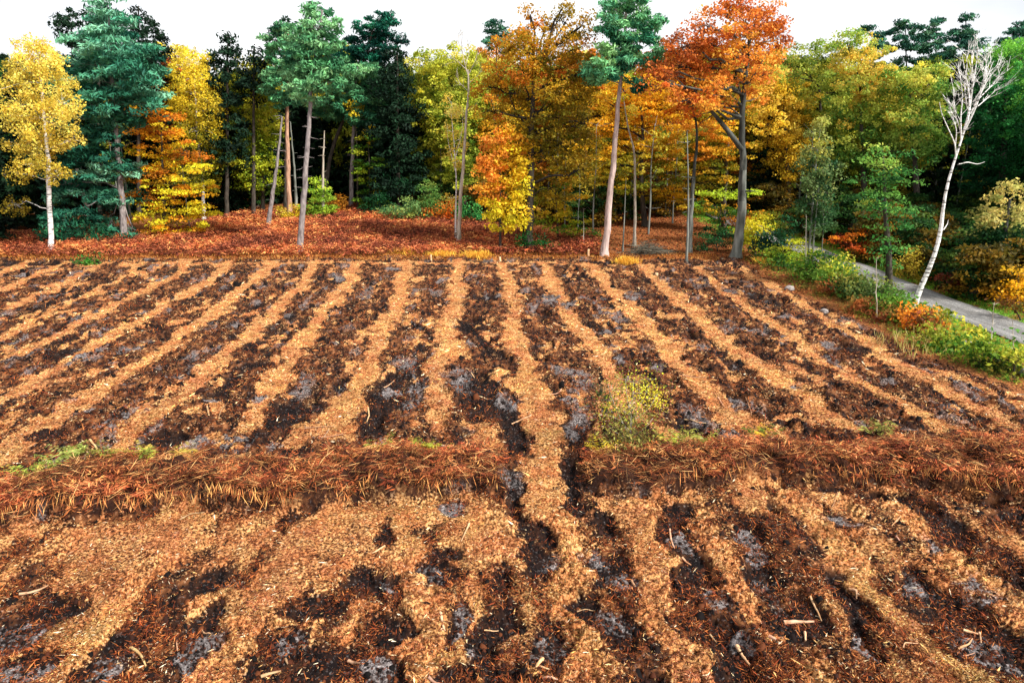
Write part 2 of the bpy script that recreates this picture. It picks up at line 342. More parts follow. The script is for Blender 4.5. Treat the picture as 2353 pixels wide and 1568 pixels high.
# outside the clearing: leaf litter, grass
lit = ramp(n, nf.outputs[0], [(.33, (.022, .010, .006)), (.5, (.16, .055, .02)), (.66, (.42, .16, .05))])
grs = ramp(n, nf.outputs[0], [(.35, (.02, .05, .01)), (.5, (.09, .22, .02)), (.68, (.25, .42, .05))])
o1 = mixc(n, cs.outputs[1], lit.outputs[0], grs.outputs[0])
c4 = mixc(n, cs.outputs[0], o1, c3)
c5 = mixc(n, cs.outputs[2], c4, (.028, .012, .008))
K(c5, b.inputs['Base Color'])
bp = n.nodes.new('ShaderNodeBump'); bp.inputs['Strength'].default_value = .8; bp.inputs['Distance'].default_value = .03
K(mth(n, 'ADD', nf.outputs[0], mth(n, 'MULTIPLY', nc.outputs[0], .4)), bp.inputs['Height']); K(bp.outputs[0], b.inputs['Normal'])
# fast height lookup for anything that stands on the sheet
YS = Y[:, 0]; QQ = X[0]/(YS[0]*.95+5)
GRD = {'z': z.reshape(ny, nx), 0: M[0].reshape(ny, nx), 1: M[1].reshape(ny, nx), 2: M[2].reshape(ny, nx), 'f': fm.reshape(ny, nx), 'b': bm.reshape(ny, nx)}
def look(key, px, py):
    fy = np.interp(py, YS, np.arange(ny)); fx = np.interp(px/(py*.95+5), QQ, np.arange(nx)); a = np.clip(fy.astype(int), 0, ny-2); b_ = np.clip(fx.astype(int), 0, nx-2); fy = fy-a; fx = fx-b_; A_ = GRD[key]
    return (A_[a, b_]*(1-fx)+A_[a, b_+1]*fx)*(1-fy)+(A_[a+1, b_]*(1-fx)+A_[a+1, b_+1]*fx)*fy
def hz(px, py):
    return look('z', np.atleast_1d(np.asarray(px, float)), np.atleast_1d(np.asarray(py, float)))
def gz(px, py): return float(hz(px, py)[0])
# ------------------------------------------------------------------ road
g = Geo(); P = ROAD; T = np.gradient(P, axis=0); T /= np.linalg.norm(T, axis=1)[:, None]
sI = np.linspace(0, len(P)-1, 140); P2 = np.stack([np.interp(sI, range(len(P)), P[:, k]) for k in (0, 1)], 1)
for _ in range(6): P2[1:-1] = (P2[:-2]+P2[1:-1]*2+P2[2:])/4
T = np.gradient(P2, axis=0); T /= np.linalg.norm(T, axis=1)[:, None]; N = np.stack([T[:, 1], -T[:, 0]], 1)
cross = np.linspace(-1, 1, 13); VV = []
for c in cross:
    q = P2+N*(c*ROADW*(1+.05*np.sin(sI*5+c)))[:, None]
    VV.append(np.stack([q[:, 0], q[:, 1], HB(P2[:, 0], P2[:, 1])+.10-.05*c*c-.03*np.exp(-((abs(c)-.5)/.15)**2)], 1))
VV = np.stack(VV, 1).reshape(-1, 3); i = np.arange(139)[:, None]*13+np.arange(12)[None]
g.add(VV, np.stack([i, i+1, i+14, i+13], -1).reshape(-1, 4), np.tile(np.array([[1., 1, 1]]), (139*12, 1))*np.tile(np.array([.8, 1, 1.25, .95, 1, .8, .8, 1, .95, 1.25, 1, .8]), 139)[:, None])
m, n, b, K = mat('gravel', .9); t1 = noisen(n, 14, 6); t2 = noisen(n, .8, 4); a = n.nodes.new('ShaderNodeAttribute'); a.attribute_name = 'tint'
r1 = ramp(n, t1.outputs[0], [(.3, (.07, .07, .07)), (.7, (.28, .275, .27))]); r2 = ramp(n, t2.outputs[0], [(.35, (.8, .78, .76)), (.6, (1, 1, 1))])
K(mixc(n, 1., mixc(n, 1., r1.outputs[0], r2.outputs[0], 'MULTIPLY'), a.outputs['Color'], 'MULTIPLY'), b.inputs['Base Color'])
ro = g.build('gravel_road', m, smooth=True); tag(ro, kind='structure')

# ------------------------------------------------------------------ litter on the clearing
def rand_dirs(n, up=.25):
    a = rng.uniform(0, 2*pi, n); d = np.stack([np.cos(a), np.sin(a), rng.normal(0, up, n)], 1); return d/np.linalg.norm(d, axis=1)[:, None]
def perp(U):
    R = rng.normal(size=U.shape); W = np.cross(U, R); return W/(np.linalg.norm(W, axis=1)[:, None]+1e-9)
def flatperp(U, j=.5):
    W = np.cross(U, np.array([0, 0, 1.])+rng.normal(0, j, U.shape)); return W/(np.linalg.norm(W, axis=1)[:, None]+1e-9)
def scatter_field(n, ymin, ymax, pw=1.7):
    q = rng.random(n); e = 1-pw; yy = (ymin**e+q*(ymax**e-ymin**e))**(1/e)
    xx = rng.uniform(-1, 1, n)*(yy*.82+2); return xx, yy
def pick(cols, n): return lin(np.array(cols))[rng.integers(0, len(cols), n)]
def litter(n, pw):
    xx, yy = scatter_field(n, 9.5, 60.5, pw); k = (look('f', xx, yy) > .4) & (look('b', xx, yy) < .35); xx, yy = xx[k], yy[k]
    return xx, yy, look('z', xx, yy), look(0, xx, yy), look(1, xx, yy), look(2, xx, yy)
def keep(k, *a): return [v[k] for v in a]
xx, yy, zz, Lk, Dk, Ak = litter(1300000, 2.1)
clp = fbm(xx*2.2, yy*2.2, 4, 351); cl2 = fbm(xx*.6, yy*.6, 3, 355)
k = rng.random(len(xx)) < np.clip(.10+.85*Lk*(.45+clp)-.3*Ak, .03, 1)*np.where(Dk > .5, .3, 1)
xx, yy, zz, Lk, Dk, Ak, clp, cl2 = keep(k, xx, yy, zz, Lk, Dk, Ak, clp, cl2); n_ = len(xx)
Ln = (rng.gamma(1.8, .013, n_)+.012)*np.clip(yy/20, .75, 2.0)
Ub = rand_dirs(n_, .25); U = Ub*Ln[:, None]; W = flatperp(Ub, .7)*(np.maximum(Ln*rng.uniform(.07, .24, n_), yy*.00022))[:, None]
br = rng.random(n_)
warm = pick([(230,168,104),(212,140,82),(192,114,64),(226,176,112),(146,80,44),(108,54,32),(178,106,60),(66,36,24),(88,46,28),(204,130,84)], n_)
yel = pick([(238,196,120),(230,182,100),(214,160,86),(244,212,146),(166,110,58),(116,68,38)], n_)
pinky = pick([(206,130,90),(186,106,72),(216,146,106),(120,60,42),(90,44,32)], n_)
yk = (1-sst(.5, 1.6, seg_d(xx, yy, gp([(1790,1120),(1850,1190),(1900,1250),(1990,1350),(2080,1420),(2180,1500),(2280,1570)]), np.full(7, .5))))*.35+.10*sst(22, 34, yy)
C = np.where((cl2+yk+.12*rng.normal(size=n_) > .60)[:, None], yel, np.where((cl2+.12*rng.normal(size=n_) < .38)[:, None], pinky, warm))
drk = pick([(104,46,24),(76,34,20),(138,70,36),(50,24,16),(170,98,50),(34,18,14),(24,14,12)], n_)
C = np.where((rng.random(n_) < sst(.15, .95, Lk)*(.72+.28*sst(20, 30, yy)))[:, None], C, drk)
C = C*rng.uniform(.5, 1.15, n_)[:, None]*(.55+.70*sst(.34, .62, clp))[:, None]*(.75+.4*sst(.3, .85, Lk))[:, None]*(.72+.28*sst(22, 30, yy))[:, None]; pale = br > np.where(Lk < .35, .93, .975); C[pale] = pick([(250,224,176),(240,190,120),(226,166,98),(255,236,200)], int(pale.sum())); U[pale] *= 1.6; W[pale] *= 1.2
g = Geo(); g.quads(np.stack([xx, yy, zz+.012+.012*rng.random(n_)], 1), U, W, C)
tag(g.build('wood_chips', DRY), 'loose orange and tan wood chips and straw spread along the ploughed strips', 'wood chips', kind='stuff')
# fibrous brown humus and roots standing out of the turned soil
xx, yy, zz, Lk, Dk, Ak = litter(520000, 1.8); clp = fbm(xx*1.3, yy*1.3, 4, 301)
k = (Lk < .55) & (rng.random(len(xx)) < np.clip(.12+1.3*sst(.38, .58, clp)-.9*Dk-.5*Ak, .03, 1)); xx, yy, zz, Lk, Dk, Ak, clp = keep(k, xx, yy, zz, Lk, Dk, Ak, clp); n_ = len(xx)
Ub = rand_dirs(n_, .55); Ub[:, 2] = abs(Ub[:, 2]); Ln = rng.gamma(2., .022, n_)*np.clip(yy/24, .8, 1.8)+.015; U = Ub*Ln[:, None]; W = perp(Ub)*(.003+.06*Ln*rng.random(n_)+yy*.00014)[:, None]
C = pick([(118,56,28),(84,40,24),(146,74,36),(62,32,22),(176,100,52),(98,48,28),(48,28,22),(200,126,70),(134,60,34),(36,22,20)], n_)*rng.uniform(.6, 1.25, n_)[:, None]*(.5+clp)[:, None]
g = Geo(); g.quads(np.stack([xx, yy, zz+.01], 1)+U*.7, U, W, C)
tag(g.build('root_fibres', DRY), 'brown fibrous roots and humus tangled in the turned soil', 'root fibres', kind='stuff')
# clods
xx, yy, zz, Lk, Dk, Ak = litter(70000, 1.9); k = (Lk < .5) & (rng.random(len(xx)) < .35+.6*fbm(xx*2, yy*2, 2, 361)); xx, yy, zz = keep(k, xx, yy, zz); n_ = len(xx)
ico = np.array([(-1,-1,-.6),(1,-1,-.6),(1,1,-.6),(-1,1,-.6),(-.5,-.5,.8),(.5,-.5,.8),(.5,.5,.8),(-.5,.5,.8)]); fq = np.array([(4,5,6,7),(0,1,5,4),(1,2,6,5),(2,3,7,6),(3,0,4,7)])
V = ico[None]*rng.uniform(.4, 1.5, (n_, 8, 3)); sz = (rng.gamma(1.6, .010, n_)+.006)*np.clip(yy/20, .9, 2.4); V = V*sz[:, None, None]+np.stack([xx, yy, zz+sz*.3], 1)[:, None]
g = Geo(); C = pick([(24,14,12),(44,24,18),(70,36,22),(16,11,11),(92,50,28),(12,9,9)], n_).repeat(5, 0)
g.add(V.reshape(-1, 3), (fq[None]+8*np.arange(n_)[:, None, None]).reshape(-1, 4), C)
tag(g.build('soil_clods', DRY), 'small dark clods of peaty soil thrown up by the plough', 'soil clods', kind='stuff')

# bracken: arching fronds with leaflets
def fronds(g, bx, by, bz, ln, cols, k=7, wd=.12, droop=.9, up=.6, jit=.25):
    n_ = len(bx); a = rng.uniform(0, 2*pi, n_); H = np.stack([np.cos(a), np.sin(a), np.zeros(n_)], 1)
    base = np.stack([bx, by, bz], 1); C0 = pick(cols, n_)*rng.uniform(.65, 1.2, n_)[:, None]
    side = np.stack([-np.sin(a), np.cos(a), np.zeros(n_)], 1)
    for j in range(k):
        t = (j+.6)/k; p = base+H*(ln*t)[:, None]; p[:, 2] += ln*(up*t*2-droop*t*t*1.2)
        for sgn in (-1, 1):
            L_ = ln*(1-t*.75)*.30*rng.uniform(.6, 1.3, n_); U = (side*sgn+H*.45+rng.normal(0, jit, (n_, 3))); U[:, 2] -= .15; U /= np.linalg.norm(U, axis=1)[:, None]
            W = np.cross(U, np.array([0, 0, 1.])+rng.normal(0, .5, (n_, 3))); W /= np.linalg.norm(W, axis=1)[:, None]+1e-9
            g.quads(p+U*L_[:, None], U*L_[:, None], W*(L_*wd*2)[:, None], C0*rng.uniform(.75, 1.2, n_)[:, None])
RUST = [(196,84,44),(170,64,34),(214,104,56),(140,48,28),(186,92,60),(112,40,26),(222,130,72),(150,60,40)]
BR2 = [(168,88,48),(136,66,38),(200,118,66),(104,46,28),(120,62,34),(216,148,84),(76,38,26),(150,74,50),(52,28,20),(90,60,30)]
def bmask(xx, yy):
    f = np.interp(xx, BF[:, 0], BF[:, 1]); return berm(xx, yy) > .3
xx = rng.uniform(-22, 24, 90000); yy = rng.uniform(13, 26, 90000); k = bmask(xx, yy) & (abs(xx) < yy*.85+2); xx, yy = xx[k], yy[k]; zz = hz(xx, yy)
sel = rng.random(len(xx)) < .62*sst(.36, .56, fbm(xx*1.4, yy*1.8, 3, 411)); g = Geo()
ln = rng.uniform(.22, .5, len(xx)); cn = fbm(xx*.55, yy*.8, 3, 401)
for lo_, hi_, cl_ in ((-1, .47, [(104,50,30),(76,38,24),(134,70,38),(44,26,20),(160,92,54),(90,54,28),(56,40,22)]), (.47, .63, BR2), (.63, 2, [(186,92,54),(200,112,66),(160,74,46),(220,142,90),(116,54,36),(84,40,28)])):
    s2 = sel & (cn > lo_) & (cn <= hi_); fronds(g, xx[s2], yy[s2], zz[s2]+.04, ln[s2], cl_, 6, .09, 1.0, .75, .35)
n_ = 60000; x2 = rng.uniform(-22, 24, n_); y2 = rng.uniform(12, 28, n_); f2 = np.interp(x2, BF[:, 0], BF[:, 1]); b2 = np.interp(x2, BB[:, 0], BB[:, 1])
pr_ = np.where(y2 > (f2+b2)/2, np.exp(-np.maximum(y2-b2, 0)/1.3)*.35, np.exp(-np.maximum(f2-y2, 0)/.35)*.16)*sst(.35, .6, fbm(x2*.9, y2*1.2, 3, 421))*np.where((x2 > GX1) & (x2 < GX2), .25, 1)
k = rng.random(n_) < pr_; x2, y2 = x2[k], y2[k]; fronds(g, x2, y2, hz(x2, y2), rng.uniform(.12, .34, len(x2)), [(124,62,34),(90,44,26),(160,84,46),(60,32,22),(196,122,70)], 5, .09, .8, .5, .35)
# loose stalks lying over the tangle and hanging at the front edge
n_ = 15000; xi = rng.integers(0, len(xx), n_); Ub = rand_dirs(n_, .35); Ln = rng.uniform(.08, .34, n_)
C = pick([(206,146,86),(176,104,60),(136,72,42),(230,180,118),(96,50,32),(70,38,26)], n_)
g.quads(np.stack([xx[xi], yy[xi], zz[xi]+rng.uniform(.02, .28, n_)], 1), Ub*Ln[:, None], perp(Ub)*.007, C)
n_ = 1900; fx = rng.uniform(-19, 22, n_); k = (fx < GX1) | (fx > GX2); k &= rng.random(n_) < sst(.35, .6, fbm(fx*.9, fx*0, 3, 77)); fx = fx[k]; n_ = len(fx)
fy = np.interp(fx, BF[:, 0], BF[:, 1])+rng.normal(0, .09, n_)+.12; Ub = np.stack([rng.normal(0, .3, n_), rng.normal(-.35, .25, n_), -np.ones(n_)*.8], 1); Ub /= np.linalg.norm(Ub, axis=1)[:, None]
Ln = rng.uniform(.08, .26, n_); g.quads(np.stack([fx, fy, hz(fx, fy+.3)+.0], 1), Ub*Ln[:, None], perp(Ub)*.009, pick([(232,176,104),(214,140,80),(180,104,60)], n_))
tag(g.build('bracken', DRY), 'tangled strip of dead brown bracken left standing across the ploughed rows', 'bracken', kind='stuff')
# green-yellow bracken plants on the strip
def fern(u, v, rx, cols, label, n=15, ln=.5):
    c = ground(u, v); t = thing('fern', label, 'fern', (c[0], c[1], gz(c[0], c[1]))); g = Geo()
    s_ = rx*ppm(v); bx = c[0]+rng.normal(0, s_*.5, n); by = c[1]+rng.normal(0, .15, n)
    fronds(g, bx, by, hz(bx, by)+.12, rng.uniform(.5, 1.1, n)*ln, cols, 9, .12, .9, .9, .15); g.build('frond', LEAF, t)
YG = [(200,200,80),(170,180,60),(216,190,90),(150,170,70)]
for a in [(160,1062,30,[(206,216,120),(180,196,100),(150,166,70)],'pale green fern with broad fronds at the far side of the dead bracken strip'),
          (125,1100,26,[(160,176,80),(190,200,110)],'small bright green fern just in front of the paler one on the bracken strip'),
          (55,1112,22,YG,'yellow fern at the outer end of the bracken strip'), (240,1072,30,[(140,150,60),(170,170,70),(120,110,50)],'darker green fern between the pale fern and the yellow one'),
          (330,1068,34,YG,'yellow fern with low spreading fronds on top of the bracken strip'), (420,1058,34,[(220,190,90),(200,180,80),(180,190,90)],'broad straw yellow fern behind the pale upright stalks'),
          (880,1045,32,[(190,190,90),(140,150,60),(120,130,50)],'olive yellow fern halfway along the bracken strip'), (985,1042,28,[(200,190,60),(150,160,60)],'yellow green fern at the gap end of the bracken strip'),
          (1378,1048,26,[(214,190,60),(190,150,50)],'mustard yellow fern beside the sapling on the bracken strip'), (1530,1032,30,YG,'yellow fern a step from the foot of the sapling'),
          (1600,1018,30,[(190,190,90),(160,160,70)],'pale yellow fern behind the bracken strip'), (1760,1020,30,[(220,180,60),(110,130,50)],'golden fern with dark green leaves beside it in the bracken'),
          (2010,1005,30,[(160,160,80),(130,130,60)],'olive fern near the far end of the bracken strip')]:
    fern(*a)

# ------------------------------------------------------------------ tree builder
LEAFMUL = 1.0
def clumps(g, C0, rad, nleaf, flat, size, elong, cols, updir=.5, droop=0., out=None):
    """C0 clump centres; leaves in flattened gaussian blobs; colours by clump"""
    m_ = len(C0); n_ = m_*nleaf; off = rng.normal(size=(n_, 3)); off /= np.maximum(np.linalg.norm(off, axis=1)[:, None]/1.9, 1)
    R = np.repeat(np.atleast_1d(rad)*np.ones(m_), nleaf)[:, None]
    off *= R*.62; off[:, 2] *= flat; off[:, 2] -= droop*np.hypot(off[:, 0], off[:, 1])
    P = np.repeat(C0, nleaf, 0)+off
    Nn = rng.normal(size=(n_, 3)); Nn[:, 2] += updir*2; Nn += off/R*.5; Nn /= np.linalg.norm(Nn, axis=1)[:, None]
    U = np.cross(Nn, rng.normal(size=(n_, 3))); U /= np.linalg.norm(U, axis=1)[:, None]+1e-9
    if droop: U[:, 2] -= .6*droop; U /= np.linalg.norm(U, axis=1)[:, None]
    W = np.cross(Nn, U)
    s_ = size*rng.uniform(.45, 1.55, n_)[:, None]
    cc = np.repeat(cols, nleaf, 0)*rng.uniform(.72, 1.22, n_)[:, None]
    cc *= 1+rng.normal(0, .05, (n_, 3))
    g.quads(P, U*s_*elong**.5*.5, W*s_/elong**.5*.5, np.clip(cc, 0, 1))
STY = {  # clump radius, leaves per clump, flatness, leaf size, elong, updir, droop, shell
 'broad': (.72, 62, .6, .19, 1.6, .35, 0., .5), 'beech': (.80, 66, .30, .18, 1.7, .6, .1, .45), 'birch': (.55, 60, .9, .14, 1.5, .2, .35, .35),
 'pine': (.62, 84, .42, .23, 3.4, .3, -.15, .45), 'feather': (.85, 90, .30, .26, 3.8, .3, .0, .35), 'dark': (.8, 60, .5, .25, 2.4, .3, .3, .4)}
LIMBT = [1.]
def limb(g, a, b, r0, r1, sag=.0, k=5, n=6, wob=.06):
    t = np.linspace(0, 1, n)[:, None]; L_ = np.linalg.norm(b-a); P = a*(1-t)+b*t; P[:, 2] += (sag*np.sin(pi*t[:, 0]))*L_
    P[1:-1] += rng.normal(0, wob*L_, (n-2, 3))*.6; g.tube(P, np.linspace(r0, r1, n), (LIMBT[0],)*3, k=k)
def crown(gl, gb, lobes, style, cols, trunkP, dens=1.0, twig=True, br=.05, size=1.):
    cr, nl, flat, sz, el, up, dr, shell = STY[style]; cols = np.minimum(lin(np.array(cols, float))*1.18, .9)
    tops = trunkP
    for (c, r, ci) in lobes:
        vol = r[0]*r[2]; m_ = max(3, int(dens*4.0*vol/(cr*cr)))
        d = rng.normal(size=(m_, 3)); d /= np.linalg.norm(d, axis=1)[:, None]; q = rng.random(m_)**(1/3.)
        q = shell+(1-shell)*q; q = q*np.where(rng.random(m_) < .2, rng.uniform(1.05, 1.4, m_), 1); P = c+d*r*q[:, None]
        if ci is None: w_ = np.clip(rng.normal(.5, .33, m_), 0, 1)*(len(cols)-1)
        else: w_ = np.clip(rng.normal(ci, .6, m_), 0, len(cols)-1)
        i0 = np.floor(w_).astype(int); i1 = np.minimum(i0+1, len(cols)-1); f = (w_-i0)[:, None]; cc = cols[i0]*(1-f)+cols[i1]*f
        clumps(gl, P, cr*rng.uniform(.6, 1.25, m_)*np.where(q > 1, .65, 1), nl, flat, sz*size, el, cc*rng.uniform(.75, 1.15, m_)[:, None], up, dr)
        if gb is not None:
            dz = abs(tops[:, 2]-(c[2]-.25*np.hypot(c[0]-tops[:, 0], c[1]-tops[:, 1]))); j = int(np.argmin(dz)); a = tops[j]
            rr = br*np.clip(np.linalg.norm(c-a)/3, .5, 1.6)
            limb(gb, a, c, rr, rr*.45, .05)
            if twig:
                for q_ in P[:min(m_, 9)]: limb(gb, c+(a-c)*rng.uniform(0, .3), q_, rr*.4, .008, .04, 3, 4)
def tree(name, label, cat, base, trunk, rad, lobes, style, cols, bark, group=None, dens=1., depth=.8, extra=None, twig=True, ci_lin=True, br=.05, k=9, size=1., Y=None):
    """trunk: traced points above the foot; lobes (x, y, rx, ry[, colour]) traced, given their own distance and thickness"""
    g0 = ground(*base) if Y is None else np.array([at(base[0], 400, Y)[0], Y, 0]); g0[2] = gz(g0[0], g0[1]); Y0 = g0[1]; s_ = Y0/cos(PITCH)/1568*.96
    t = thing(name, label, cat, g0, group)
    P = [g0-np.array([0, 0, .25])]+[at(a[0], a[1], Y0+(a[2] if len(a) > 2 else 0)) for a in trunk]; P = np.array(P)
    cum = np.r_[0, np.cumsum(np.linalg.norm(np.diff(P, axis=0), axis=1))]; tt = np.linspace(0, cum[-1], max(8, int(cum[-1]/.8)))
    PP = np.stack([np.interp(tt, cum, P[:, q]) for q in range(3)], 1)
    for _ in range(2): PP[1:-1] = (PP[:-2]+2*PP[1:-1]+PP[2:])/4
    PP[1:-1, :2] += rng.normal(0, rad*.10, (len(PP)-2, 2))
    R = rad*(1-.72*tt/cum[-1])*(1+.55*np.exp(-tt/.5))
    LIMBT[0] = .42 if style in ('broad', 'beech') else 1.
    gb = Geo(); gb.tube(PP, R, k=k, bump=.04)
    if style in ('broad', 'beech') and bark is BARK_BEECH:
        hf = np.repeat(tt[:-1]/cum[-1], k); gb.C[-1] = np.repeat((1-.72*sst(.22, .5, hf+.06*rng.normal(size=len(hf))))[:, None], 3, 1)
    gl = Geo(); W = max((l[0] for l in lobes), default=0)-min((l[0] for l in lobes), default=0)
    L_ = []
    for l in lobes:
        dy = rng.uniform(-.35, .35)*depth*W*s_*.8; c = at(l[0], l[1], Y0+dy)
        lr = 1.16; L_.append((c, lr*np.array([l[2]*s_, (l[2]+l[3])*.5*s_*1.1, l[3]*s_]), l[4] if len(l) > 4 else None))
    up = PP[int(len(PP)*.25):]
    if L_: crown(gl, gb, L_, style, cols, up, dens, twig, br, size)
    if extra: extra(gb, PP, Y0, s_)
    gb.build('trunk', bark, t, True)
    if gl.n: gl.build('crown', NEEDLE if style in ('pine', 'feather', 'dark') else LEAF, t)
    return t
def stubs(n_, lo=.1, hi=.95, L0=.5):
    def f(gb, PP, Y0, s_):
        for _ in range(n_):
            j = int(len(PP)*rng.uniform(lo, hi)); j = min(j, len(PP)-1); d = rand_dirs(1, .15)[0]; limb(gb, PP[j], PP[j]+d*L0*rng.uniform(.4, 1.6), .03, .008, 0, 4, 4)
    return f
def sprays(lst, tw=0):                          # traced bare branches: lists of points
    def f(gb, PP, Y0, s_):
        for br_ in lst:
            dy = rng.uniform(-.6, .6); P = np.array([at(a[0], a[1], Y0+dy*(i_ > 0)) for i_, a in enumerate(br_[1:])])
            tt = np.linspace(0, len(P)-1, 3*len(P)); PQ = np.stack([np.interp(tt, range(len(P)), P[:, q]) for q in range(3)], 1)
            PQ[1:-1] = (PQ[:-2]+2*PQ[1:-1]+PQ[2:])/4
            gb.tube(PQ, np.linspace(br_[0], .010, len(PQ)), (LIMBT[0],)*3, k=5)
            for _ in range(tw if br_[1][1] < 345 else 0):
                j = int(len(PQ)*rng.uniform(.25, 1)); j = min(j, len(PQ)-2); d = PQ[j+1]-PQ[j]; d = d/(np.linalg.norm(d)+1e-6)+rng.normal(0, .45, 3); d /= np.linalg.norm(d); ln = rng.uniform(.35, 1.2)
                e = PQ[j]+d*ln; gb.tube([PQ[j], (PQ[j]+e)/2+rng.normal(0, .04, 3), e], [.016, .011, .005], (LIMBT[0],)*3, k=3)
                for _k in range(2): d2 = d+rng.normal(0, .4, 3); gb.tube([PQ[j]+d*ln*.6, PQ[j]+d*ln*.6+d2*ln*.5], [.009, .004], (LIMBT[0],)*3, k=3)
    return f
# palettes (leaf colours)
GOLD = [(150,120,20),(206,150,20),(226,160,30),(232,140,24)]
ORANGE = [(150,70,24),(200,90,24),(222,118,34),(232,150,40)]
RED = [(130,44,26),(180,66,34),(206,88,40),(224,120,44)]
YEL = [(150,140,30),(204,180,40),(226,196,50),(232,206,80)]
BIRCHY = [(150,134,44),(206,182,70),(226,200,84),(236,214,110)]
YGREEN = [(70,100,20),(120,140,34),(160,166,44),(190,180,60)]
GREEN = [(26,76,34),(44,110,44),(80,140,50),(120,160,60)]
DGREEN = [(14,42,22),(22,66,34),(34,84,46),(50,100,54)]
TEAL = [(26,76,60),(50,112,86),(84,146,114),(124,178,146)]
PINEC = [(30,76,54),(58,114,76),(92,150,100),(132,180,124)]
BROWN = [(90,62,20),(140,90,26),(176,110,34),(196,136,40)]
SPRUCE = [(10,26,18),(18,40,26),(26,52,32)]
tree('birch', 'white stemmed birch with golden hanging leaves, outermost at the bracken edge', 'birch tree', (115,580), [(121,555),(115,500),(112,430),(110,350),(104,300),(98,240),(92,170),(84,110)], .24,
 [(72,125,36,26,2.5),(50,160,34,26),(105,140,30,34,2),(80,190,62,34,2),(60,240,45,24,2),(90,270,60,30,2),(120,310,40,26),(55,330,35,14),(150,235,24,26,2.6),(160,325,18,12,2),(40,400,22,12,.5),(135,400,24,18,.8),(75,375,34,18,1),(30,470,22,14,.3),(90,340,36,20)], 'birch', BIRCHY, BARK_BIRCH, dens=1.0, br=.035)
tree('feathery_pine', 'tall blue green soft needled pine with layered feathery branches behind the golden birch', 'pine tree', (285,551), [(283,500),(275,400),(268,320),(262,240),(255,150),(250,20)], .34,
 [(252,10,22,20,3),(255,50,34,26),(235,100,56,28,2.5),(290,110,50,24),(215,150,60,26),(300,160,60,26,1),(250,190,60,28),(190,210,54,24,1.2),(325,205,46,22,2.4),(265,240,80,26,1),(200,265,60,24,1),(320,262,50,22,.8),(250,262,34,16,3),(262,290,30,14,3),(185,320,60,26,.3),(215,380,66,28,.2),(280,390,60,14,3),(230,398,40,12,2.6),(200,455,70,20,1.3),(290,460,40,18,.6),(170,500,50,22,.6),(250,520,40,20,1.2),(300,540,34,14,1),(150,420,40,24,.3)], 'feather', TEAL, BARK_PINE, dens=1.15)
tree('spruce', 'dark thin topped spruce standing against the sky between the birch and the feathery pine', 'spruce tree', (190,548), [(176,400),(168,200),(164,60)], .25, [(168,40,26,16,1.5),(160,75,30,18),(172,110,30,24),(165,150,32,24),(165,190,40,28),(170,230,46,30)], 'dark', SPRUCE+[(60,84,70)], BARK_DARK, Y=80)
for a in [((318,500),(318,14),[(318,26,14,12),(322,50,26,14),(335,78,34,16),(330,110,44,20),(350,140,46,20),(345,180,54,28),(340,230,60,30)],'dark spruce whose ragged top rises behind the feathery pine'),
          ((228,500),(226,6),[(226,18,14,14),(222,45,24,16),(230,76,30,20),(225,110,38,24)],'slim black green spruce whose tip shows beside the top of the feathery pine'),
          ((520,500),(523,75),[(523,84,10,10),(520,106,24,12),(524,132,32,16),(518,164,36,20),(526,200,40,24),(520,245,44,28),(522,300,46,34),(520,360,46,36)],'dark spruce standing between the yellow birch and the lime green oak'),
          ((582,500),(583,112),[(583,124,10,12),(578,146,20,14),(590,170,28,18),(585,205,34,22)],'small dark spruce tip above the lime green oak'),
          ((915,490),(912,110),[(912,130,18,18),(915,165,32,22),(905,205,40,26),(920,250,46,30),(905,300,50,34),(925,350,54,34),(910,400,50,34),(890,440,44,30)],'broad black spruce filling the gap between the dark pines and the yellow oak'),
          ((655,490),(660,52),[(660,66,14,14),(650,90,24,18)],'spruce tip poking out above the pine with the orange trunk')]:
    tree('spruce', a[3], 'spruce tree', a[0], [a[1]], .26, a[2], 'dark', SPRUCE, BARK_DARK, twig=False)
tree('beech', 'small beech with tiered orange leaves above and yellow green ones below', 'beech tree', (375,545), [(378,480),(374,400),(370,320),(372,270)], .22,
 [(335,252,40,10,2),(385,262,30,12,1),(350,296,50,14,2),(400,318,44,14,2),(355,345,56,14,2.2),(430,352,38,14,.6),(395,385,56,16,2.4),(340,402,40,16,.5),(460,392,28,12,3),(410,425,62,16,3),(345,450,48,14,.6),(450,438,40,12,3),(400,470,66,14,3),(350,500,50,12,2.5),(455,482,40,14,3),(410,515,56,16,3),(370,530,40,10,2),(440,535,30,10,3)], 'beech', [(120,90,20),(206,120,36),(226,160,36),(216,206,50)], BARK_DARK, dens=1.25)
tree('birch', 'yellow leaved birch with a rounded top rising behind the small tiered beech', 'birch tree', (468,505), [(466,420),(455,330),(448,220),(445,130)], .2,
 [(442,140,34,26,3),(425,175,30,24,2.6),(465,180,34,26,2.6),(445,215,46,28,2.4),(430,255,36,26,2),(475,255,32,28,2.6),(455,300,44,26,1.2),(485,320,28,20,1.4),(440,350,40,24,.3),(478,380,34,26,.1),(450,420,40,24,0)], 'birch', [(90,100,30),(150,140,36),(214,186,44),(236,206,70)], BARK_BIRCH, dens=1.1)
tree('beech', 'rusty orange beech mostly hidden behind the rounded yellow birch', 'beech tree', (400,495), [(398,300),(400,160)], .22, [(395,150,20,18),(405,185,26,24),(390,220,30,26),(398,250,34,20),(372,300,40,20)], 'broad', ORANGE, BARK_DARK)
tree('oak', 'pale yellow oak top seen against the sky beyond the rounded yellow birch', 'oak tree', (405,470), [(400,300),(402,120)], .25, [(395,110,20,10),(420,114,18,9),(405,128,26,12)], 'broad', YEL, BARK_DARK)
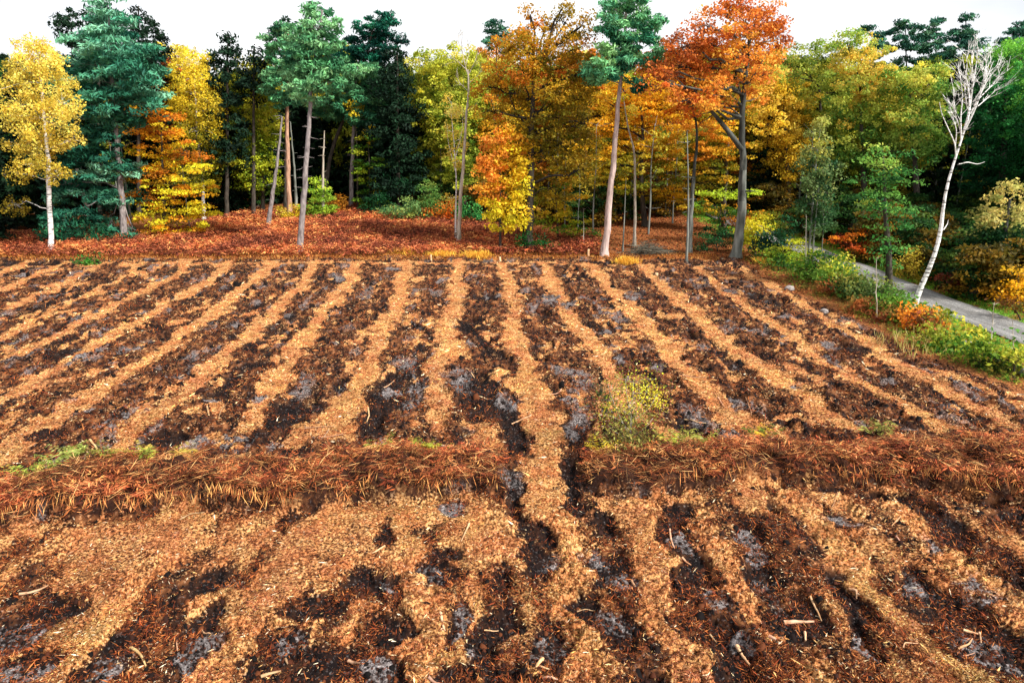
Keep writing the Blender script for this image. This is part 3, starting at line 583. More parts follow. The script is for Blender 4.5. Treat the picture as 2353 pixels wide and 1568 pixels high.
tree('oak', 'lime green oak with drooping leafy branches beside the leaning snag', 'oak tree', (603,492), [(604,420),(598,330),(590,240),(580,160)], .25,
 [(562,158,24,18,2.6),(600,160,24,18,2.6),(575,195,40,22,2.6),(615,205,26,22,2),(585,240,46,24,2.6),(560,280,28,20,2),(605,275,40,24,2.6),(580,320,46,26,1.6),(618,320,24,20,1.4),(570,362,44,24,2),(610,372,30,22,1),(590,405,44,22,1.6),(565,430,24,14,.6),(610,432,26,16,.3)], 'broad', [(60,84,20),(110,130,30),(160,170,40),(196,190,60)], BARK_DARK, dens=1.1)
tree('snag', 'grey branchless snag leaning beside the orange trunked pine', 'dead tree', (615,526), [(625,450),(634,395),(642,330),(648,268)], .26, [], 'pine', PINEC, BARK_PINE, extra=stubs(22, .3, .98, .6))
tree('pine', 'pine with an orange upper trunk between the leaning snag and the tallest pine', 'pine tree', (666,502), [(662,400),(659,300),(660,225),(664,120),(662,70)], .3,
 [(655,72,24,16,1),(640,98,28,18),(675,100,22,16),(655,130,40,18,2),(635,165,30,18,2),(670,165,34,18,2),(650,200,44,18,2),(668,225,22,12,1.5),(640,235,22,10,1)], 'pine', PINEC, barkmat('orange_bark', (.22, .12, .08), (.55, .33, .22), 6), extra=stubs(18, .3, .7, .5))
tree('trunk_tree', 'thin greenish bare trunk in the shade behind the orange trunked pine', 'dead tree', (681,484), [(677,400),(672,340),(667,280)], .2, [], 'pine', PINEC, BARK_BEECH, extra=stubs(8))
tree('pine', 'tall pine with a long bare grey trunk standing forward in the dead bracken', 'pine tree', (688,577), [(694,500),(699,440),(704,370),(710,290),(715,210),(720,140),(735,70),(740,24)], .30,
 [(738,24,30,9,2),(722,44,20,9,2),(728,64,44,13,2.4),(705,76,24,10,2),(700,100,36,14,1.6),(745,96,34,16,1.6),(725,125,48,14,2),(690,140,30,14,1),(765,128,22,14,2),(718,160,50,16,2),(680,180,26,12,2.4),(745,190,34,14,1.8),(705,200,36,12,2.2),(755,160,30,12,2),(700,232,22,10,2)], 'pine', PINEC, BARK_PINE, extra=stubs(34, .25, .75, .6), dens=1.15)
tree('snag', 'broken pale snag with a split top standing beside the leaning dark trunk', 'dead tree', (740,502), [(742,440),(742,380),(745,300)], .19, [], 'pine', PINEC, BARK_SNAG, extra=stubs(16, .3, .98, .4))
tree('pine', 'leaning dark trunked pine with flat tiers of dark needles against the sky', 'pine tree', (745,478), [(748,420),(760,350),(785,285),(812,220),(835,140),(860,60)], .3,
 [(872,42,26,8,1),(885,56,24,8),(845,58,26,9,2),(866,72,34,10,1),(903,84,22,7,0),(925,96,10,4,0),(838,92,34,10,.4),(880,104,26,9,.6),(812,112,30,10,.6),(850,120,40,10,.4),(790,138,34,12,1.4),(835,142,40,12,1.6),(875,130,24,10,.6)], 'pine', [(10,48,42),(20,84,66),(36,116,86),(70,150,104)], BARK_DARK, dens=1.2)
tree('pine', 'broad crowned pine on a straight grey trunk, last of the clump before the black spruce', 'pine tree', (805,482), [(808,400),(812,290),(816,200),(822,150)], .3,
 [(810,165,36,13,2.4),(850,168,36,14,2),(780,175,26,12,2),(830,195,44,14,2),(870,198,24,14,1),(795,212,36,13,1.8),(850,225,46,13,1.2),(770,240,46,12,2),(870,230,20,10,2.6),(815,248,36,12,.6),(765,262,40,12,1),(855,262,30,8,2.8),(835,275,36,12,.4),(745,250,24,12,1)], 'pine', PINEC, BARK_PINE, extra=stubs(18, .3, .7, .5), dens=1.15)
tree('oak', 'small yellow leaved oak sprig growing at the foot of the broad pine crown', 'oak tree', (822,488), [(820,330),(815,270)], .12, [(812,240,14,12),(822,262,12,10),(850,310,10,16)], 'broad', YEL, BARK_DARK)
tree('beech', 'narrow dark green and yellow beech beside the straight pine trunk', 'beech tree', (848,492), [(850,420),(846,330)], .14, [(845,315,18,12),(838,345,20,12),(852,372,30,14),(845,400,28,14),(858,428,26,14),(845,455,30,14),(862,470,24,12)], 'beech', [(34,70,22),(70,110,30),(120,140,30),(190,180,50)], BARK_DARK, dens=1.2)
tree('birch', 'slender young birch with two white stems in front of the black spruce', 'birch tree', (944,462), [(934,400),(928,340),(922,285)], .09, [(926,285,12,10),(930,305,16,12),(940,330,16,12),(946,365,16,12),(925,390,14,10),(965,385,22,8),(955,410,24,9),(980,410,16,8)], 'birch', YEL, BARK_BIRCH, extra=sprays([(.06,(932,462),(926,400),(930,330),(928,290)),(.04,(944,440),(948,390),(940,340))]))
tree('oak', 'wide yellow green oak rising behind the bare topped pole tree', 'oak tree', (1062,480), [(1070,400),(1078,320),(1060,250),(1030,180)], .42,
 [(965,150,30,20,2),(1000,140,36,20,2),(1045,130,36,20,2),(1078,150,26,22,1.6),(960,195,30,24,1),(1005,185,40,24,2),(1050,190,40,24,2),(1090,210,24,26,1),(985,235,40,24,2.4),(1035,240,40,26,1.4),(1000,285,34,22,2),(1060,285,34,24,.6),(1085,330,26,24,.4),(1020,330,36,22,.4),(985,350,30,16,1.6),(1000,400,34,20,.2),(1060,390,30,24,.3)], 'broad', [(80,110,34),(140,156,50),(190,190,64),(220,208,74)], BARK_DARK)
tree('snag', 'tall bare pole tree with dead twigs at its top beside the big orange beech', 'dead tree', (1052,566), [(1055,500),(1062,400),(1070,280),(1078,190),(1075,160)], .22, [], 'pine', PINEC, BARK_SNAG,
 extra=sprays([(.05,(1077,180),(1068,150),(1060,110),(1058,66)),(.04,(1077,170),(1092,140),(1100,108)),(.035,(1076,165),(1050,140),(1030,128)),(.03,(1070,150),(1078,120),(1074,90)),(.03,(1062,120),(1052,96),(1054,74)),(.03,(1078,190),(1100,172),(1112,150)),(.03,(1075,210),(1055,190),(1046,170)),(.03,(1072,260),(1085,245)),(.03,(1066,350),(1052,335))], tw=5))
tree('birch', 'spindly birch with thin white stem and pale yellow twigs close beside the bare pole tree', 'birch tree', (1047,556), [(1046,500),(1049,420),(1044,340),(1036,260)], .1, [(1038,235,16,18,2),(1045,265,20,18,2.4),(1030,300,16,14),(1055,320,16,16),(1035,340,14,12),(1058,370,12,12),(1030,455,14,10)], 'birch', BIRCHY, BARK_BIRCH, dens=.6, extra=sprays([(.04,(1048,400),(1030,330),(1026,290)),(.04,(1047,360),(1062,300),(1064,250))]))
tree('beech', 'huge orange brown beech with twin trunks in the centre of the wood edge', 'beech tree', (1213,577), [(1216,500),(1219,420),(1219,340),(1222,260),(1228,160)], .46,
 [(1218,34,12,16,2),(1212,62,22,16,2),(1175,78,22,18,2),(1255,55,18,22,1.4),(1292,20,12,18,1),(1300,52,24,22,1.2),(1335,62,22,24,1.2),(1190,105,32,20,2),(1235,95,32,22,2),(1280,100,34,24,1.6),(1330,110,32,26,1.6),(1145,120,24,20,1.6),(1140,165,32,24,2),(1190,155,40,26,2),(1245,150,40,26,1.4),(1300,155,42,26,1),(1345,165,22,28,1),(1120,200,24,26,2),(1165,210,38,26,2),(1220,205,40,28,.9),(1275,210,44,28,.7),(1330,225,34,30,1),(1125,255,28,26,2),(1175,260,36,28,1),(1290,265,44,28,.3),(1345,285,26,30,.6),(1250,300,40,28,.2),(1310,330,46,30,.5),(1180,320,34,28,1),(1260,370,46,30,.4),(1330,390,34,28,.5),(1215,120,40,30,1),(1270,430,40,26,.3)], 'broad', [(104,96,26),(156,128,32),(196,142,36),(206,118,40)], BARK_DARK, dens=1.0, br=.09, size=.9,
 extra=sprays([(.3,(1208,577),(1205,540),(1200,490),(1207,430),(1212,360)),(.12,(1219,300),(1180,250),(1160,180)),(.12,(1220,280),(1260,230),(1290,150),(1300,60)),(.1,(1222,240),(1200,180),(1190,110)),(.1,(1219,330),(1280,320),(1340,390))]))
tree('beech', 'bright yellow and orange beech standing in front of the huge twin trunked one', 'beech tree', (1149,580), [(1149,520),(1150,440),(1146,360),(1150,310)], .13,
 [(1165,305,26,16,2),(1135,320,22,16,3),(1195,330,28,18,1.6),(1130,355,26,18,3),(1170,360,34,20,2),(1200,380,24,20,1.4),(1120,395,22,18,3),(1160,400,36,20,2),(1112,435,18,16,3),(1150,445,36,20,1.4),(1190,430,28,20,1),(1135,480,30,18,.6),(1175,478,34,18,1),(1150,515,30,14,1),(1185,510,26,12,.6),(1128,445,20,16,3)], 'broad', [(196,190,40),(226,200,50),(236,186,50),(228,148,60)], BARK_DARK, dens=1.25)
tree('beech', 'low yellow green beech sapling under the brown skirt of the huge beech', 'beech tree', (1282,560), [(1280,500),(1275,430)], .1, [(1275,428,34,9,1),(1245,455,34,10,2),(1300,460,34,12,2.4),(1270,485,44,12,2),(1240,510,30,10,.6),(1310,500,30,12,1.4),(1285,525,36,10,1)], 'beech', [(60,104,26),(140,160,34),(200,180,44),(226,180,50)], BARK_DARK)
tree('pine', 'tall pine with a smooth pinkish trunk and green crown above the golden trees', 'pine tree', (1388,589), [(1396,510),(1404,420),(1413,320),(1421,230),(1427,160),(1434,90),(1440,10)], .33,
 [(1440,2,36,10,2),(1412,20,24,10,2),(1465,22,28,10,2.6),(1430,42,40,12,2),(1480,50,34,11,2),(1508,52,14,5,1.6),(1398,60,26,10,1.6),(1440,72,44,13,1.4),(1485,82,24,11,2),(1415,96,30,11,1),(1460,100,34,12,1.4),(1385,118,26,10,3),(1420,125,34,10,2),(1475,125,34,12,2),(1450,148,30,11,1),(1495,143,18,9,1.4),(1370,155,26,14,2.6),(1395,178,24,14,1.6),(1462,196,18,12,.5),(1350,180,20,14,1.6)], 'pine', [(24,76,56),(52,118,84),(92,156,108),(136,182,116)], barkmat('pink_bark', (.26, .19, .17), (.60, .46, .42), 6), dens=1.2, extra=stubs(12, .6, .95, .8))
tree('birch', 'thin crooked pale trunk bent at mid height just beside the smooth pinkish pine', 'birch tree', (1457,566), [(1459,480),(1458,400),(1457,335),(1442,300),(1432,225)], .16, [(1432,225,10,8),(1445,250,10,8)], 'birch', YEL, BARK_SNAG)
tree('trunk_tree', 'pencil thin grey sapling trunk between the pinkish pine and the crooked pale trunk', 'dead tree', (1430,578), [(1434,500),(1438,410)], .08, [], 'pine', PINEC, BARK_BEECH, extra=stubs(6))
tree('beech', 'golden yellow beech with a black forked trunk behind the crooked pale trunk', 'beech tree', (1482,520), [(1474,440),(1472,350),(1480,300),(1470,240)], .34,
 [(1420,200,30,20,2),(1465,205,36,22,2.6),(1510,200,36,20,2.6),(1400,240,30,22,2.6),(1445,250,38,22,3),(1495,245,40,22,2.6),(1540,240,34,22,2),(1385,285,26,20,3),(1430,295,38,22,2),(1480,295,36,20,2.8),(1530,290,38,22,2),(1395,330,34,22,2),(1440,345,36,20,1),(1500,340,40,22,1.4),(1550,340,34,22,1.6),(1380,375,28,20,2),(1420,390,34,20,.6),(1500,390,40,20,.5),(1545,395,36,20,.6),(1440,430,34,18,.4),(1510,440,36,18,.8),(1390,420,26,18,1),(1545,450,30,16,2)], 'beech', [(104,110,26),(166,146,34),(218,174,40),(232,166,42)], BARK_DARK, dens=1.3, br=.08)
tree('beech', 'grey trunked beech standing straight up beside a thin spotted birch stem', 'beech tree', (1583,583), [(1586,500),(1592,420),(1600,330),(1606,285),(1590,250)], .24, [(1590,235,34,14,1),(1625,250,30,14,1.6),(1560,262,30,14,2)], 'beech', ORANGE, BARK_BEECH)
tree('birch', 'thin spotted birch stem rooted forward of the straight grey beech trunk', 'birch tree', (1577,603), [(1580,540),(1581,450),(1580,380),(1578,300)], .11, [], 'birch', YEL, BARK_BEECH, extra=stubs(14, .3, .98, .5))
tree('beech', 'dark trunked golden beech behind the curved beech, half in its shade', 'beech tree', (1662,532), [(1664,450),(1670,360),(1678,270)], .3,
 [(1640,250,34,18),(1690,245,34,18),(1620,290,34,20,3),(1665,300,38,20,2),(1640,335,36,18,2),(1600,350,34,18,2.6),(1690,345,30,20,1.6),(1625,385,36,18,1),(1600,420,32,18,.6),(1660,395,30,20,1.4),(1640,430,34,16,.8),(1590,470,30,14,1.4),(1635,480,34,14,1)], 'beech', [(100,110,30),(156,144,36),(210,168,44),(220,146,48)], BARK_DARK, dens=1.2)
tree('beech', 'massive curved beech with rust red crown and a long dark limb reaching sideways', 'beech tree', (1690,592), [(1696,545),(1704,490),(1707,430),(1706,350),(1702,300),(1706,230),(1714,160),(1722,90)], .44,
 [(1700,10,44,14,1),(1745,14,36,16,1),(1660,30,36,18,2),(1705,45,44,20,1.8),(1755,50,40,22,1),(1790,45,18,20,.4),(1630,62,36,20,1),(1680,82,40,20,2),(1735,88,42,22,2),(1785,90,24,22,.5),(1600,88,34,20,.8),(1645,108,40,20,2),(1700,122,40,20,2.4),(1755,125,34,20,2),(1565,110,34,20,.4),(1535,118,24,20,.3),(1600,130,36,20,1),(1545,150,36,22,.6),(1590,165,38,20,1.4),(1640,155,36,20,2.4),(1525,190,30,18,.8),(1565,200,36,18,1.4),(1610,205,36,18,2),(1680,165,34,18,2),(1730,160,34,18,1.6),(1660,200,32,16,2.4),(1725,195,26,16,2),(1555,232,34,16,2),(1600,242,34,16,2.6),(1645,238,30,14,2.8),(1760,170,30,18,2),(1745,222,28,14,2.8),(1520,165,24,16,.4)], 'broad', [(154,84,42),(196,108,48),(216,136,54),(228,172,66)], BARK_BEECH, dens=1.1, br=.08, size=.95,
 extra=sprays([(.26,(1706,345),(1672,300),(1640,262),(1610,225),(1580,190),(1555,165)),(.14,(1712,200),(1740,160),(1770,110)),(.12,(1706,240),(1690,170),(1680,100),(1700,40)),(.1,(1640,262),(1600,230),(1560,215)),(.1,(1625,240),(1635,190),(1640,130)),(.06,(1640,262),(1622,275),(1605,285)),(.05,(1636,258),(1610,262),(1596,270)),(.1,(1704,440),(1725,438),(1745,442))]))
tree('beech', 'lime green flat spray of young beech leaves hanging beside the curved beech trunk', 'beech tree', (1652,560), [(1654,500),(1656,450)], .07, [(1640,442,44,6,3),(1680,448,26,6,3),(1725,440,20,4,3),(1625,470,30,8,1),(1660,485,34,10,1),(1640,520,34,12,0),(1620,545,26,10,0)], 'beech', [(24,56,24),(70,110,30),(140,170,40),(170,190,50)], BARK_DARK, dens=1.3)
tree('oak', 'golden oak with a dark hollow of shade beneath, next beyond the curved beech', 'oak tree', (1812,508), [(1812,430),(1806,340),(1800,250)], .34,
 [(1760,205,34,20),(1800,195,34,20,1.4),(1745,245,30,20,2.6),(1785,245,36,20,2.6),(1830,240,36,22,2.6),(1760,285,34,18,2),(1805,290,38,20,2.4),(1850,290,30,20,1.6),(1775,325,30,16,1),(1820,330,40,18,1.6),(1855,345,30,16,1),(1800,365,36,16,.6),(1830,395,32,16,.8)], 'broad', [(126,110,28),(190,156,40),(222,186,56),(226,196,80)], BARK_DARK, dens=1.1)
tree('oak', 'tall olive green oak with a bare forked limb showing, beyond the golden oak', 'oak tree', (1905,500), [(1900,400),(1890,300),(1880,200)], .4,
 [(1795,140,34,20,1.6),(1840,130,38,20,1),(1885,125,36,20,1),(1930,125,34,20,2),(1815,175,36,20,1.6),(1860,170,36,20,1),(1905,170,36,22,2),(1870,210,38,22,1.4),(1915,215,36,24,1.6),(1890,255,36,22,1),(1895,300,34,24,1),(1880,340,34,20,.6),(1900,385,34,22,.3)], 'broad', [(90,116,44),(140,158,60),(184,188,80),(220,202,84)], BARK_DARK)
tree('oak', 'wide oak with orange tinted top and green skirts, behind the thin grey aspen', 'oak tree', (1985,520), [(1985,430),(1980,330),(1975,220)], .42,
 [(1945,95,36,18,1.4),(1990,110,36,18,2),(1960,140,40,20,2.6),(2005,150,40,22,3),(1950,180,38,22,2),(2000,190,44,22,3),(2045,185,34,20,2),(1955,225,40,22,1.4),(2005,235,44,22,2.4),(2050,230,36,20,2),(1945,270,40,22,1.4),(1995,280,40,22,1),(2045,275,38,22,1.6),(1960,320,40,22,1),(2010,325,40,22,.6),(2000,365,40,22,.4),(1955,370,36,22,.3)], 'broad', [(64,120,54),(126,160,66),(186,190,80),(220,184,76)], BARK_DARK, dens=1.05)
tree('oak', 'yellow green oak below the skyline pines, next to the bare white birch', 'oak tree', (2110,530), [(2105,430),(2095,300),(2090,220)], .4,
 [(2060,190,32,18),(2100,180,34,18,2.4),(2140,175,30,18,2),(2080,225,36,22,2.4),(2125,220,38,22,2),(2160,215,28,22,1),(2075,270,36,22,2),(2115,270,38,24,1.4),(2155,275,32,24,.8),(2085,315,38,24,1.4),(2130,320,38,24,1),(2165,330,28,22,.4),(2100,365,34,22,.4)], 'broad', [(60,110,46),(112,150,62),(170,184,80),(216,200,84)], BARK_DARK, dens=1.05)
tree('oak', 'mid green oak leaning its leafy trunk over the near side of the gravel road', 'oak tree', (2042,664), [(2042,600),(2036,520),(2030,430),(2028,360)], .24,
 [(2030,350,40,16,2),(2000,380,36,16,2),(2055,385,36,16,1),(2020,415,48,16,1),(2075,420,26,14,1),(1995,440,28,12,1),(2040,450,52,16,1.6),(2065,480,30,14,1),(2015,485,38,14,.6),(2045,520,38,14,1),(2020,560,26,12,.6),(2062,560,26,12,1.4),(2040,600,22,10,.8)], 'beech', [(34,84,44),(68,128,58),(116,164,70),(170,186,80)], BARK_DARK, dens=1.15, size=.8)
tree('aspen', 'grey green aspen on several thin pale stems beside the near verge of the road', 'aspen tree', (1856,612), [(1860,560),(1864,500),(1870,420),(1880,330)], .12,
 [(1885,300,18,20,3),(1878,340,24,18,2.6),(1868,380,30,20,1),(1895,395,24,20,1),(1860,420,30,18,.6),(1885,440,30,18,1),(1865,470,30,18,.8),(1890,485,26,16,.6),(1875,515,26,14,.6)], 'birch', [(40,80,46),(76,104,60),(120,136,80),(170,170,80)], BARK_BEECH, extra=sprays([(.1,(1866,610),(1868,560),(1876,480),(1884,400)),(.08,(1878,640),(1886,590),(1892,520),(1890,450)),(.07,(1853,640),(1852,580),(1854,510))]), dens=1.1, size=1.15)
for a in [((2000,470),[(2004,360),(2002,90)],[(1995,72,18,7),(2018,82,14,6),(2002,98,26,8),(2025,108,16,7),(2005,125,26,9)],'small topped pine on the skyline, lowest of the far pines'),
          ((2085,470),[(2086,360),(2080,70)],[(2078,56,20,8),(2096,70,20,7),(2060,80,22,8),(2085,94,26,8),(2105,112,22,8),(2068,115,20,8),(2088,140,26,9)],'airy far pine on the skyline with sky showing through its crown'),
          ((2150,470),[(2150,360),(2150,60)],[(2150,58,14,9),(2142,78,22,9),(2160,90,22,9),(2145,110,28,10),(2165,130,26,10),(2150,155,34,12)],'round topped far pine between the airy one and the pointed one'),
          ((2225,470),[(2222,360),(2218,45)],[(2217,48,10,10),(2222,70,22,10),(2205,85,22,9),(2238,92,22,9),(2215,112,34,12),(2195,135,30,12),(2235,140,26,12)],'pointed dense far pine rising above the top of the bare birch'),
          ((2352,470),[(2352,360),(2352,60)],[(2352,66,24,12),(2330,86,22,10),(2345,105,40,12)],'dark far pine cut by the edge of the picture'),
          ((1143,470),[(1142,300),(1140,62)],[(1140,62,18,8),(1130,78,18,8),(1152,84,14,8),(1138,100,22,10)],'small dark pine top peeping out behind the huge orange beech')]:
    tree('pine', a[3], 'pine tree', a[0], a[1], .2, a[2], 'pine', [(30,70,60),(44,92,74),(64,116,88),(96,140,104)], BARK_DARK)
tree('oak', 'big dense green oak at the edge of the picture behind the bare white birch', 'oak tree', (2300,560), [(2300,450),(2305,300),(2310,200)], .45,
 [(2310,120,34,20,3),(2350,130,30,26,3),(2290,160,32,22,2),(2335,175,36,24,2.4),(2275,205,34,24,1),(2320,220,40,24,2),(2360,230,30,26,2),(2270,255,36,24,.8),(2315,270,42,26,1.4),(2355,290,34,28,1.4),(2270,305,40,26,.4),(2320,325,42,26,1),(2265,355,40,26,.2),(2315,380,40,24,.8),(2355,360,30,28,.6),(2260,410,40,26,0),(2310,430,36,22,.2)], 'broad', [(18,60,32),(36,104,52),(66,144,66),(120,180,66)], BARK_DARK, dens=1.2)
tree('oak', 'oak with pale yellow upper leaves and a thick grey trunk past the road', 'oak tree', (2302,670), [(2303,610),(2305,540),(2320,460)], .3,
 [(2340,425,20,10,3),(2300,450,22,10,3),(2330,470,32,12,3),(2270,490,22,10,3),(2310,500,36,14,2.6),(2345,520,24,14,2),(2260,515,18,10,2.6),(2290,530,34,14,1),(2330,555,34,16,.4),(2270,560,34,16,.2),(2305,590,40,14,0),(2345,600,20,16,0)], 'broad', [(16,50,26),(30,70,36),(120,130,60),(206,190,110)], BARK_BEECH, dens=1.2)
tree('birch', 'bare white birch leaning over the road with a fan of leafless branches', 'birch tree', (2094,716), [(2103,690),(2118,655),(2135,612),(2158,560),(2167,528),(2163,490),(2170,440),(2178,400),(2192,375),(2205,330),(2215,300)], .16, [], 'birch', YEL, BARK_BIRCH,
 extra=sprays([(0.081,(2215,300),(2225,265),(2232,210),(2242,150),(2248,108)),(0.062,(2218,295),(2240,250),(2262,190),(2282,140)),(0.056,(2222,280),(2228,230),(2220,180),(2210,130)),(0.050,(2208,320),(2206,270),(2212,220),(2204,165)),(0.050,(2228,262),(2250,220),(2270,180),(2296,150)),
  (0.043,(2196,365),(2194,330),(2180,300),(2162,260),(2158,235)),(0.031,(2194,335),(2198,300),(2188,270),(2190,240)),(0.037,(2200,378),(2222,372),(2245,378),(2262,372)),(0.037,(2235,235),(2258,200),(2262,160),(2272,120)),(0.031,(2230,230),(2236,180),(2230,130),(2238,106)),(0.031,(2206,300),(2190,250),(2192,200)),(0.037,(2250,225),(2280,195),(2300,170)),(0.037,(2167,528),(2176,515),(2178,505)),(0.031,(2245,245),(2272,222),(2290,205)),(0.031,(2222,250),(2214,200),(2222,150),(2218,120)),(0.025,(2262,190),(2266,150),(2260,120))], tw=9))
